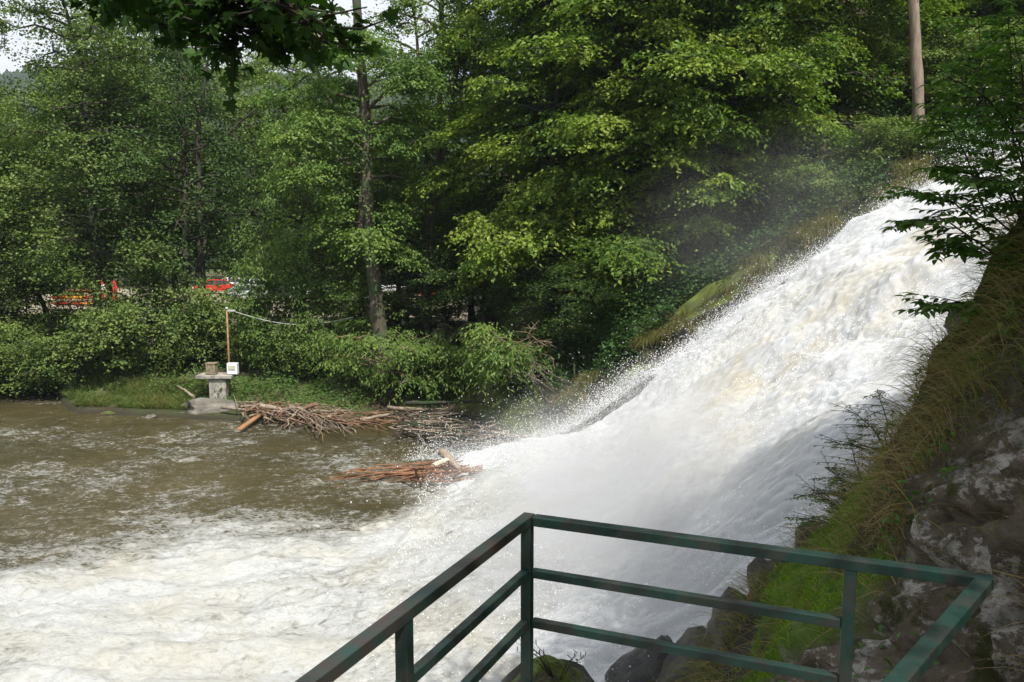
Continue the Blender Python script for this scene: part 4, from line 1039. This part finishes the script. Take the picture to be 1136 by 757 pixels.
# ------------------------------------------------------------------ driftwood
M['drift'] = m_bark('grey_brown_driftwood', (.13, .10, .075), (.36, .29, .22)); M['driftbr'] = m_bark('brown_driftwood', (.10, .055, .03), (.26, .16, .10))
M['driftred'] = m_bark('reddish_driftwood', (.12, .055, .03), (.30, .16, .09))
M['plank'] = m_bark('orange_plank_wood', (.22, .11, .05), (.40, .22, .11))
M['palewood'] = m_bark('pale_board', (.45, .38, .28), (.65, .58, .46))
def logobj(name, a, b, r, mat, lab, cat='driftwood', grp='driftwood along the far shore', bend=.05, forks=0, seed=0):
    g = np.random.default_rng(seed); a = np.array(a, float); b = np.array(b, float); L = np.linalg.norm(b - a)
    n = 8; t_ = np.linspace(0, 1, n); P = a + (b - a) * t_[:, None]; P[1:-1] += g.normal(0, bend * L * .3, (n - 2, 3)) * [1, 1, .3]
    P = P - a; tb = Tubes(); tb.add(P, r * (1 - .55 * t_), 8, seed)
    for k in range(forks):
        i = g.integers(2, n - 1); d = norm(P[-1] - P[0]) + g.normal(0, .45, 3) * [1, 1, .6]; d[2] = abs(d[2]) * .7; tb.add([P[i], P[i] + d * L * .15, P[i] + d * L * .28 + g.normal(0, .05, 3)], [r * .5, r * .35, r * .12], 5)
    o = tb.build(name, mat); o.location = a; return tag(o, lab, cat, grp)
gz = lambda px, py, h=.1: atz(px, py, h)
logobj('driftwood_log', gz(489, 501, .75), gz(511, 521, .35), .15, M['drift'], 'thick short brown log lying on the root raft')
bm = bmesh.new(); a_ = gz(481, 516, .5); b_ = gz(497, 509, .62); add_beam(bm, a_, b_, .2, .05); tag(bmobj('pale_board', bm, M['palewood'], bevel=.01), 'short pale board beside the thick log on the root raft', 'board')
bm = bmesh.new(); a_ = gz(265, 477, .12); b_ = gz(290, 459, .32); add_beam(bm, a_, b_, .20, .07); tag(bmobj('orange_plank', bm, M['plank'], bevel=.01), 'orange-brown plank slanting into the water right of the flat rock', 'plank')
big = [((246, 452, .45), (372, 463, .25), .06, 'drift', 'long pale pole lying across the front of the driftwood heap'),
 ((372, 461, .3), (395, 480, .05), .05, 'drift', 'grey branch dipping into the water at the right end of the heap'),
 ((350, 452, .5), (388, 476, .1), .05, 'drift', 'grey-brown branch beside the fanned dry twigs'),
 ((288, 450, .7), (330, 458, .35), .10, 'drift', 'thick grey limb lying on the left half of the driftwood heap'),
 ((352, 448, .8), (318, 462, .2), .08, 'driftbr', 'thick brown limb lying crosswise on the driftwood heap'),
 ((400, 466, .25), (442, 458, .5), .09, 'drift', 'grey log on the shore between the driftwood heap and the leaning tree'),
 ((455, 470, .3), (528, 468, .4), .06, 'drift', 'pale straight branch along the middle of the dark bay'),
 ((430, 452, .4), (514, 459, .4), .09, 'drift', 'long grey trunk lying on the dark shore right of the leaning tree'),
 ((450, 448, .7), (520, 446, .9), .10, 'darkbark', 'dark trunk lying highest on the shore under the trees'),
 ((425, 468, .15), (480, 478, .1), .04, 'driftred', 'reddish branch in the shallows below the leaning tree'),
 ((470, 475, .15), (545, 490, .3), .05, 'drift', 'long thin branch crossing the dark bay'),
 ((510, 470, .5), (560, 480, .6), .08, 'darkbark', 'dark log at the back of the bay'),
 ((545, 480, .6), (592, 486, .7), .07, 'drift', 'grey log near the foot of the mossy rocks'),
 ((535, 496, .3), (580, 500, .5), .045, 'drift', 'thin pale branch just above the splash'),
 ((500, 464, .5), (488, 492, .3), .035, 'drift', 'crooked stick standing out of the bay tangle'),
 ((215, 440, .9), (196, 428, 1.1), .06, 'drift', 'grey branch leaning on the bank left of the concrete pillar')]
for i, (a_, b_, r_, m_, lab) in enumerate(big): logobj('driftwood_branch', gz(*a_), gz(*b_), r_, M[m_], lab, forks=2 if i in (0, 2, 5, 6) else 1, seed=i + 3)
# root raft of thin reddish stems
def tangle(name, n, gen, mat, seed, lab=None):
    g = np.random.default_rng(seed); tb = Tubes()
    for _ in range(n):
        a, b, r_ = gen(g); m_ = (a + b) / 2 + g.normal(0, .07, 3) * np.linalg.norm(b - a) * [1, 1, .5]
        m2 = a * .25 + b * .75 + g.normal(0, .05, 3) * np.linalg.norm(b - a) * [1, 1, .5]
        tb.add([a, m_, m2, b], [r_, r_ * .85, r_ * .6, r_ * .3], 5)
    o = tb.build(name, mat)
    return tag(o, lab[0], lab[1]) if lab else tag(o, kind='stuff')
def g_raft(g):
    u = g.random(); x0 = 358 + 150 * u; y0 = 532 - 8 * u + g.normal(0, 3.0 + 6.5 * u)
    L = 50 + 100 * g.random(); x1 = min(x0 + L, 572); return gz(x1, 520 + g.normal(0, 4 + 3 * u), .10 + .45 * g.random() ** 2), gz(x0, y0, .04 + .2 * g.random()), .018 + .04 * g.random() ** 2
tangle('root_raft', 42, g_raft, M['driftred'], 2, ('raft of long reddish roots and stems floating above the white water', 'driftwood'))
def g_raft2(g):
    x0 = 440 + 60 * g.random(); y0 = 528 + g.normal(0, 5); a = g.random() * 2.2 - .4; L = 15 + 20 * g.random(); h = .2 + .5 * g.random()
    return gz(x0, y0, .05), gz(x0 + L * math.cos(a), y0 - L * .5 * abs(math.sin(a)), h), .02 + .025 * g.random()
tangle('root_stub', 24, g_raft2, M['driftred'], 4, ('knot of upright reddish root ends in the middle of the raft', 'driftwood'))
def g_heap(g):
    x0 = 262 + 115 * g.random(); y0 = 456 + g.normal(0, 4.5) + (x0 - 262) * .07; a = g.normal(.3, .75); L = 10 + 40 * g.random() ** 1.5
    return gz(x0, y0 - 6, .25 + .4 * g.random()), gz(min(x0 + L * math.cos(a), 398), y0 - 4 + L * .5 * math.sin(a), .08 + .3 * g.random()), .014 + .03 * g.random() ** 2
tangle('driftwood_twigs', 190, g_heap, M['drift'], 6)
tangle('brown_driftwood_twigs', 170, g_heap, M['driftbr'], 66)
def g_scat(g):
    x0 = 375 + 85 * g.random(); y0 = 458 + 16 * g.random(); a = g.normal(.1, .6); L = 12 + 34 * g.random()
    return gz(x0, y0 - 3, .1 + .4 * g.random()), gz(x0 + L * math.cos(a), y0 + L * .4 * math.sin(a), .06 + .25 * g.random()), .014 + .03 * g.random() ** 2
tangle('scattered_driftwood_twigs', 75, g_scat, M['driftbr'], 67)
def g_fan(g):
    x0 = 318 + 20 * g.random(); L = 25 + 30 * g.random(); a = .15 + .45 * g.random(); return gz(x0, 452, .5 + .2 * g.random()), gz(x0 + L * math.cos(a), 456 + L * math.sin(a), .06), .018 + .02 * g.random()
tangle('fanned_branch', 40, g_fan, M['drift'], 7, ('fan of bare dry branches sloping into the water', 'driftwood'))
def g_bay(g):
    x0 = 430 + 145 * g.random(); lo = 452 + (x0 - 430) * .14; y0 = lo + 28 * g.random(); a = g.normal(.1, .5); L = 15 + 45 * g.random()
    return gz(x0, y0, .1 + .5 * g.random()), gz(min(x0 + L * math.cos(a), 590), y0 + L * .35 * math.sin(a), .1 + .5 * g.random()), .012 + .028 * g.random() ** 2
tangle('bay_driftwood_twigs', 260, g_bay, M['drift'], 8)
tangle('bay_dark_twigs', 240, g_bay, M['darkbark'], 9)
# bare boughs under the slope trees
def g_bough(g):
    x0 = 590 + 60 * g.random(); a = at(x0, 430 + 30 * g.random(), 27.4 + g.random()); b = at(x0 - 60 + 60 * g.random(), 385 + 40 * g.random(), 27.0 + g.random()); return a, b, .025 + .035 * g.random()
tangle('fallen_bough', 9, g_bough, M['bark'], 10, ('bare brown boughs tangled in the shade left of the lowest mossy rock', 'branches'))

# ------------------------------------------------------------------ water gauge on its pillar
M['wood'] = m_plain('weathered_wood', (.26, .21, .14), .85, 0, .3, 12, .4)
M['rust'] = m_plain('rusty_brown_metal', (.30, .17, .09), .7, .1, .25, 10, .2)
M['whitebox'] = m_plain('white_enamel', (.72, .76, .78), .4, 0, .06, 8, .05)
M['glassd'] = m_plain('dark_glass', (.03, .035, .04), .12, 0, .05, 4, 0)
M['wire'] = m_plain('pale_cable', (.45, .45, .43), .5, 0, .05, 4, 0)
pb = atz(242, 446, .35); pY = pb[1] + .3; s_ = pY / F / cp
def hw(py): return at(242, py, pY)[2]
z0, z1 = float(H(pb[0], pY)) - .3, hw(419)
cx0 = pb[0]
bm = bmesh.new(); add_box(bm, (0, 0, (z1 - z0) / 2), (.72, .62, z1 - z0)); o = bmobj('concrete_pillar', bm, M['concrete'], bevel=.03); o.location = (cx0, pY, z0); tag(o, 'stout concrete pillar standing on the bank beside the flat rock', 'pillar')
bm = bmesh.new(); add_box(bm, (-.12, 0, .08), (1.5, .85, .14)); o = bmobj('concrete_slab', bm, M['concrete'], bevel=.02); o.location = (cx0, pY, z1); tag(o, 'grey slab laid across the top of the concrete pillar', 'slab')
zt = z1 + .15
r_ = empty('wooden_box', (cx0 - .28, pY - .1, zt)); tag(r_, 'small slatted wooden box on the slab left of the pole', 'box')
bm = bmesh.new(); add_box(bm, (0, 0, .24), (.40, .34, .46)); bmobj('case', bm, M['wood'], r_, bevel=.01)
for k in range(4):
    bm = bmesh.new(); add_box(bm, (-.15 + .1 * k, -.185, .24), (.07, .025, .42)); bmobj('slat', bm, M['wood'], r_)
bm = bmesh.new(); add_box(bm, (0, 0, .485), (.46, .42, .03)); bmobj('lid', bm, M['wood'], r_, bevel=.006)
r_ = empty('instrument_box', (cx0 + .62, pY - .12, zt)); tag(r_, 'white metal instrument box with a small window right of the pole', 'box')
bm = bmesh.new(); add_box(bm, (0, 0, .26), (.44, .26, .48)); bmobj('case', bm, M['whitebox'], r_, bevel=.03)
bm = bmesh.new(); add_box(bm, (0, -.145, .32), (.28, .03, .17)); bmobj('window', bm, m_plain('gauge_dial', (.55, .55, .42), .3, 0, .2, 30, 0), r_)
bm = bmesh.new(); add_beam(bm, (-.45, .05, .02), (.1, .05, .02), .08, .05); bmobj('bracket', bm, M['rust'], r_)
r_ = empty('gauge_pole', (cx0 + .30, pY + .35, z0)); tag(r_, 'thin rusty orange pole standing behind the two boxes', 'pole')
zp = hw(344) - z0
bm = bmesh.new(); add_cyl(bm, (0, 0, 0), (0, 0, zp), .042, .038, 14); bmobj('tube', bm, M['rust'], r_, smooth=True)
bm = bmesh.new(); add_cyl(bm, (0, 0, zp), (0, 0, zp + .09), .075, .04, 14); bmobj('cap', bm, M['wire'], r_, smooth=True)
bm = bmesh.new(); add_box(bm, (.2, 0, zp - .06), (.32, .12, .07)); bmobj('arm', bm, M['wire'], r_, bevel=.01)
tb = Tubes(); a_ = np.array([cx0 + .3 + .2, pY + .35, z0 + zp - .06]); b_ = at(392, 352, 35); tt = np.linspace(0, 1, 20); P = a_ + (b_ - a_) * tt[:, None]; P[:, 2] -= .45 * np.sin(tt * PI)
o = tb.add(P, .016, 6); tag(tb.build('overhead_cable', M['wire']), 'pale cable running from the gauge pole to the leaning tree', 'cable')

# ------------------------------------------------------------------ car park things
M['tyre'] = m_plain('tyre_rubber', (.02, .02, .02), .85, 0, .1, 20, .1); M['rim'] = m_plain('wheel_metal', (.45, .45, .46), .3, .8, .05, 8, 0)
M['lamp'] = m_plain('lamp_lens', (.75, .75, .72), .15, 0, .02, 4, 0); M['tail'] = m_plain('tail_lens', (.45, .02, .015), .2, 0, .02, 4, 0)
def paint(n_, c): 
    t = NT(n_); t.pbr(c, .28, .1, None, .5, **{'Coat Weight': .6}); return t.m
def make_car(mat, L=4.25, Wd=1.75, Hh=1.46, wagon=False):
    root = empty('parked_car')
    prof = [(-L/2, .32), (-L/2, .62), (-L/2+.12, .80), (-L/2+1.05, .93), (L/2-.75 if not wagon else L/2-.3, .98), (L/2-.1, .90), (L/2, .60), (L/2, .32)]
    bm = bmesh.new(); rows = []
    for yy, ins in ((-Wd/2, .06), (-Wd/2+.0, 0), (Wd/2, 0)):
        pass
    secs = [(-Wd/2+.10, .05), (-Wd/2, 0), (Wd/2, 0), (Wd/2-.10, .05)]
    ys = [-Wd/2, -Wd/2+.12, Wd/2-.12, Wd/2]; dz = [-.06, 0.0, 0.0, -.06]; dx = [.97, 1, 1, .97]
    for yy, d, sx_ in zip(ys, dz, dx): rows.append([bm.verts.new((x * sx_, yy, z + (d if z > .5 else 0))) for x, z in prof])
    for i in range(3):
        for j in range(len(prof)): bm.faces.new([rows[i][j], rows[i][(j+1) % len(prof)], rows[i+1][(j+1) % len(prof)], rows[i+1][j]])
    bm.faces.new(rows[0]); bm.faces.new(rows[3][::-1]); bmesh.ops.recalc_face_normals(bm, faces=bm.faces); bmobj('body', bm, mat, root, bevel=.035)
    xb = L/2 - .35 if wagon else L/2 - .55
    cab = [(-L/2+1.0, .90), (-L/2+1.75, Hh-.05), (.2, Hh), (xb-.45, Hh-.06), (xb+.15, .93)]
    def cabin(sc, zz, m_, nm, w0, w1):
        bm = bmesh.new(); r2 = []
        for sgn in (-1, 1): r2.append([bm.verts.new((x, sgn * (w0 if z < 1 else w1), z)) for x, z in zz])
        n_ = len(zz)
        for j in range(n_): bm.faces.new([r2[0][j], r2[0][(j+1) % n_], r2[1][(j+1) % n_], r2[1][j]])
        bm.faces.new(r2[0]); bm.faces.new(r2[1][::-1]); bmesh.ops.recalc_face_normals(bm, faces=bm.faces); return bmobj(nm, bm, m_, root, bevel=.02)
    cabin(1, cab, M['glassd'], 'windows', Wd/2-.09, Wd/2-.24)
    roof = [(-L/2+1.68, Hh-.06), (-L/2+1.8, Hh+.015), (.2, Hh+.035), (xb-.42, Hh-.02), (xb-.36, Hh-.1)]
    cabin(1, roof, mat, 'roof', Wd/2-.22, Wd/2-.22)
    for x0_, x1_, za, zb in ((-L/2+1.0, -L/2+1.75, .92, Hh-.03), (xb+.15, xb-.42, .94, Hh-.05), (.05, .02, .95, Hh)):
        for sgn in (-1, 1):
            bm = bmesh.new(); add_beam(bm, (x0_, sgn*(Wd/2-.085), za), (x1_, sgn*(Wd/2-.235), zb), .05, .07); bmobj('pillar', bm, mat, root)
    for sx_ in (-L/2+.8, L/2-.82):
        for sgn in (-1, 1):
            bm = bmesh.new(); add_cyl(bm, (sx_, sgn*(Wd/2-.19), .31), (sx_, sgn*(Wd/2+.01), .31), .31, None, 20); w_ = bmobj('wheel', bm, M['tyre'], root, bevel=.015)
            bm = bmesh.new(); add_cyl(bm, (sx_, sgn*(Wd/2), .31), (sx_, sgn*(Wd/2+.025), .31), .19, .17, 16); bmobj('rim', bm, M['rim'], w_)
    for sgn in (-1, 1):
        bm = bmesh.new(); add_box(bm, (-L/2+.02, sgn*.6, .66), (.1, .34, .14)); bmobj('headlight', bm, M['lamp'], root, bevel=.02)
        bm = bmesh.new(); add_box(bm, (L/2-.04, sgn*.65, .74), (.1, .26, .16)); bmobj('tail_light', bm, M['tail'], root, bevel=.02)
        bm = bmesh.new(); add_box(bm, (-L/2+1.35, sgn*(Wd/2+.03), .98), (.1, .16, .11)); bmobj('mirror', bm, mat, root, bevel=.02)
    return root
cars = [('white_paint', (.78, .79, .80), 283, 87, 2.6, True, 'white estate car behind the silver car right of the street lamp'), ('silver_paint', (.50, .54, .58), 277, 76, 3.6, False, 'silver-blue car parked nearest behind the gauge pole'),
 ('red_paint', (.55, .03, .02), 238, 85, .4, False, 'red car left of the silver car below the street lamp'), ('white_paint_b', (.8, .8, .8), 254, 92, .2, False, 'white car at the back left of the street lamp'),
 ('dark_paint', (.05, .07, .12), 312, 78, 3.4, False, 'dark blue car right of the silver car'), ('silver_paint_b', (.6, .61, .62), 345, 84, .3, False, 'pale grey car seen between the leafy trees left of the leaning trunk'),
 ('red_paint_b', (.5, .02, .02), 475, 80, .2, False, 'red car seen through the leaves below the forked stems'), ('blue_grey_paint', (.25, .33, .42), 66, 92, .2, False, 'grey-blue car at the far left behind the kayaks'), ('white_paint_c', (.75, .77, .8), 430, 86, .1, True, 'white car seen right of the leaning trunk')]
for nm, c_, px, Y, rz, wg, lab in cars:
    o = make_car(paint(nm, c_), wagon=wg); X = (px - CX) / F * Y; o.location = (X, Y, float(H(X, Y)) + .0); o.rotation_euler = (0, 0, rz); tag(o, lab, 'car', 'cars in the car park')
# street lamp
X = (262 - CX) / F * 90; r_ = empty('street_lamp', (X, 90, float(H(X, 90)))); tag(r_, 'grey street lamp with a double head standing in the car park', 'street lamp')
M['galv'] = m_plain('galvanised_steel', (.45, .46, .48), .5, .5, .1, 6, 0)
bm = bmesh.new(); add_cyl(bm, (0, 0, 0), (0, 0, 7.0), .11, .07, 12); bmobj('pole', bm, M['galv'], r_, smooth=True)
for sgn in (-1, 1):
    bm = bmesh.new(); add_beam(bm, (0, 0, 6.95), (sgn * .9, 0, 7.15), .07, .07); hd = bmobj('arm', bm, M['galv'], r_)
    bm = bmesh.new(); add_box(bm, (sgn * 1.15, 0, 7.2), (.75, .34, .16)); bmobj('lamp_head', bm, M['galv'], r_, bevel=.04)
# folded parasols
M['redcloth'] = m_plain('red_cloth', (.60, .03, .03), .8, 0, .15, 5, .2); M['whitecloth'] = m_plain('white_cloth', (.75, .73, .70), .8, 0, .1, 5, .2)
for i, (px, Y, lab) in enumerate([(113, 62, 'left folded red and white parasol behind the bushes'), (126, 63, 'right folded red parasol behind the bushes')]):
    X = (px - CX) / F * Y; r_ = empty('folded_parasol', (X, Y, float(H(X, Y)))); tag(r_, lab, 'parasol', 'folded parasols')
    bm = bmesh.new(); add_cyl(bm, (0, 0, .07), (0, 0, 2.6), .025, None, 10); bmobj('pole', bm, M['galv'], r_)
    bm = bmesh.new(); add_cyl(bm, (0, 0, 0), (0, 0, .08), .3, .28, 18); bmobj('base', bm, M['concrete'], r_)
    for nm, za, zb, ra_, rb_, m_ in (('canopy', .95, 1.75, .22, .27, M['redcloth']), ('canopy_band', 1.75, 2.15, .27, .2, M['whitecloth'] if i == 0 else M['redcloth']), ('canopy_tip', 2.15, 2.6, .2, .04, M['redcloth'])):
        bm = bmesh.new(); add_cyl(bm, (0, 0, za), (0, 0, zb), ra_, rb_, 16)
        for v_ in bm.verts:
            a = math.atan2(v_.co.y, v_.co.x); f_ = 1 + .16 * math.cos(a * 8); v_.co.x *= f_; v_.co.y *= f_
        bmobj(nm, bm, m_, r_)
# kayak racks
kc = [('red', (.62, .04, .03)), ('yellow', (.75, .45, .04)), ('orange', (.70, .13, .03))]
KM = {n_: paint('kayak_' + n_, c_) for n_, c_ in kc}
def kayak(mat):
    root = empty('kayak'); bm = bmesh.new(); n_, k = 15, 12; rows = []
    for i in range(n_):
        u = i / (n_ - 1) * 2 - 1; w = .31 * max(.03, (1 - abs(u) ** 2.3)); h = .17 * max(.1, (1 - abs(u) ** 3)); up_ = .16 * u ** 4
        rows.append([bm.verts.new((u * 1.5, w * math.cos(a), .2 + up_ + h * math.sin(a) * (1 if math.sin(a) < 0 else .7))) for a in [j / k * 2 * PI for j in range(k)]])
    for i in range(n_ - 1):
        for j in range(k): bm.faces.new([rows[i][j], rows[i][(j+1) % k], rows[i+1][(j+1) % k], rows[i+1][j]])
    bm.faces.new(rows[0][::-1]); bm.faces.new(rows[-1]); bmesh.ops.recalc_face_normals(bm, faces=bm.faces); bmobj('hull', bm, mat, root, smooth=True)
    bm = bmesh.new(); bmesh.ops.create_cone(bm, cap_ends=True, segments=18, radius1=.24, radius2=.22, depth=.05, matrix=Matrix.Translation((0, 0, .325)) @ Matrix.Diagonal((1.7, .85, 1, 1))); bmobj('cockpit', bm, M['tyre'], root)
    return root
protoK = {}
seq = ['red', 'red', 'orange', 'red', 'yellow', 'red', 'orange', 'yellow', 'red', 'yellow', 'red', 'red']
pos = ['leftmost column', 'second column', 'third column', 'rightmost column']; lev = ['bottom', 'middle', 'top']
for i in range(4):
    px = 68 + i * 10.5 + (i == 3) * 2; Y = 64 + (i % 2) * .0; X = (px - CX) / F * Y; zg = float(H(X, Y))
    if i in (0, 2):
        Xr = X + .37; r_ = empty('kayak_rack', (Xr, Y, zg)); tag(r_, ['left', '', 'right'][i] + ' wooden rack carrying kayaks behind the bushes', 'rack', 'kayak racks')
        for sx_ in (-.98, .98):
            for sy_ in (-.9, .9):
                bm = bmesh.new(); add_box(bm, (sx_ * .78, sy_, .75), (.07, .07, 1.5)); bmobj('upright', bm, M['wood'], r_)
        for l_ in range(3):
            for sy_ in (-.9, .9):
                bm = bmesh.new(); add_box(bm, (0, sy_, .35 + l_ * .5), (1.44, .05, .05)); bmobj('crossbar', bm, M['wood'], r_)
    for l_ in range(3):
        c_ = seq[(i * 3 + l_) % 12]
        if c_ not in protoK: o = protoK[c_] = kayak(KM[c_])
        else: o = copy_tree(protoK[c_])
        o.location = (X, Y, zg + .36 + l_ * .5); o.rotation_euler = (0, 0, PI / 2); tag(o, f'{c_} kayak in the {pos[i]} of the racks, {lev[l_]} tier', 'kayak', 'kayaks on the racks')

# person beyond the bushes
def person(loc, rz, lab, shirt, trous):
    root = empty('person', loc, rz); tag(root, lab, 'person')
    J = [(0, 0, .95), (0, 0, 1.15), (0, 0, 1.38), (0, 0, 1.50), (0, .0, 1.56), (0, -.01, 1.66), (0, 0, 1.74),
         (.17, 0, 1.41), (.22, .02, 1.14), (.20, -.06, .90), (.20, -.08, .80), (-.17, 0, 1.41), (-.22, .02, 1.14), (-.20, -.06, .90), (-.20, -.08, .80),
         (.09, 0, .88), (.10, -.02, .50), (.10, .03, .10), (.10, -.12, .04), (-.09, 0, .88), (-.10, -.02, .50), (-.11, .05, .10), (-.11, -.10, .04)]
    R_ = [.13, .12, .14, .065, .06, .095, .07, .055, .042, .032, .035, .055, .042, .032, .035, .09, .06, .045, .04, .09, .06, .045, .04]
    E = [(0,1),(1,2),(2,3),(3,4),(4,5),(5,6),(2,7),(7,8),(8,9),(9,10),(2,11),(11,12),(12,13),(13,14),(0,15),(15,16),(16,17),(17,18),(0,19),(19,20),(20,21),(21,22)]
    def skin(name, js, mat, grow=0, root_=0):
        idx = {j: i for i, j in enumerate(js)}; me = bpy.data.meshes.new(name); me.from_pydata([J[j] for j in js], [(idx[a], idx[b]) for a, b in E if a in idx and b in idx], []); me.materials.append(mat)
        o = bpy.data.objects.new(name, me); COL.objects.link(o); o.parent = root
        md = o.modifiers.new('skin', 'SKIN'); md.use_smooth_shade = True
        for i, j in enumerate(js): me.skin_vertices[0].data[i].radius = (R_[j] * (.95) + grow, R_[j] * .8 + grow)
        me.skin_vertices[0].data[0].use_root = True
        o.modifiers.new('sub', 'SUBSURF').levels = 1; o.modifiers['sub'].render_levels = 2; return o
    skin('body', list(range(23)), m_plain('skin', (.45, .28, .20), .6, 0, .05, 5, 0))
    skin('shirt', [1, 0, 2, 7, 8, 11, 12], m_plain('shirt_' + shirt[0], shirt[1], .85, 0, .1, 6, .2), .02)
    skin('trousers', [0, 15, 16, 17, 19, 20, 21], m_plain('trousers_' + trous[0], trous[1], .85, 0, .1, 6, .2), .018)
    bm = bmesh.new(); bmesh.ops.create_icosphere(bm, subdivisions=3, radius=.105, matrix=Matrix.Translation((0, .022, 1.685)) @ Matrix.Diagonal((.93, 1, .95, 1))); bmobj('hair', bm, m_plain('hair', (.05, .03, .02), .7), root, smooth=True)
    return root
Y = 56; X = (139 - CX) / F * Y; person((X, Y, float(H(X, Y))), .4, 'person in a pale blue shirt and dark trousers standing beyond the bushes', ('blue', (.45, .55, .75)), ('dark', (.03, .035, .05)))
Y = 60; X = (183 - CX) / F * Y; person((X, Y, float(H(X, Y))), -.6, 'person in a red shirt glimpsed between bush and pole', ('red', (.6, .03, .03)), ('navy', (.04, .05, .09)))

# ------------------------------------------------------------------ haze box
HAZE = True
if HAZE:
    bm = bmesh.new(); add_box(bm, (0, 600, 95), (2600, 2200, 200)); t = NT('haze_air'); vol = t.n('ShaderNodeVolumePrincipled'); vol.inputs['Color'].default_value = (.75, .85, 1, 1); vol.inputs['Density'].default_value = .0002
    t.l(vol.outputs[0], t.out.inputs['Volume']); tag(bmobj('haze', bm, t.m), kind='stuff')

# ------------------------------------------------------------------ light
sd = Vector((.26, -.52, .86)).normalized()      # towards the sun: behind right of the viewer
el = math.asin(sd.z)
w = bpy.data.worlds.new('World'); scene.world = w; w.use_nodes = True; nt = w.node_tree; nt.nodes.clear()
out = nt.nodes.new('ShaderNodeOutputWorld'); bg = nt.nodes.new('ShaderNodeBackground'); sky = nt.nodes.new('ShaderNodeTexSky'); sky.sky_type = 'NISHITA'; sky.sun_disc = False
sky.sun_elevation = el; sky.sun_rotation = math.atan2(sd.x, sd.y); sky.air_density = 1; sky.dust_density = 2.0; sky.ozone_density = 1
# thin bright clouds over the blue
tc = nt.nodes.new('ShaderNodeTexCoord'); nz = nt.nodes.new('ShaderNodeTexNoise'); nz.inputs['Scale'].default_value = 2.2; nz.inputs['Detail'].default_value = 6; nz.inputs['Roughness'].default_value = .6
nt.links.new(tc.outputs['Generated'], nz.inputs['Vector']); rp = nt.nodes.new('ShaderNodeValToRGB'); rp.color_ramp.elements[0].position = .33; rp.color_ramp.elements[1].position = .50
nt.links.new(nz.outputs['Fac'], rp.inputs['Fac']); mx = nt.nodes.new('ShaderNodeMix'); mx.data_type = 'RGBA'; nt.links.new(rp.outputs['Color'], mx.inputs[0]); nt.links.new(sky.outputs[0], mx.inputs[6]); mx.inputs[7].default_value = (9.2, 9.6, 10.2, 1)
nt.links.new(mx.outputs[2], bg.inputs['Color']); bg.inputs['Strength'].default_value = .075; nt.links.new(bg.outputs[0], out.inputs[0])
ld_ = bpy.data.lights.new('sun', 'SUN'); ld_.energy = 4.7; ld_.angle = math.radians(.53); ld_.color = (1, .96, .89)
lo = bpy.data.objects.new('sun', ld_); COL.objects.link(lo); lo.location = (20, -20, 40); lo.rotation_euler = (-sd).to_track_quat('-Z', 'Y').to_euler()

scene.view_settings.view_transform = 'Standard'; scene.view_settings.look = 'None'; scene.view_settings.gamma = 1; scene.view_settings.exposure = 0.48
scene.render.engine = 'CYCLES'; cy = scene.cycles
cy.max_bounces = 5; cy.diffuse_bounces = 3; cy.glossy_bounces = 2; cy.transmission_bounces = 3; cy.volume_bounces = 1; cy.transparent_max_bounces = 8
cy.use_denoising = True; cy.sample_clamp_indirect = 6; cy.volume_step_rate = 2.0; cy.volume_max_steps = 96
cy.caustics_reflective = False; cy.caustics_refractive = False
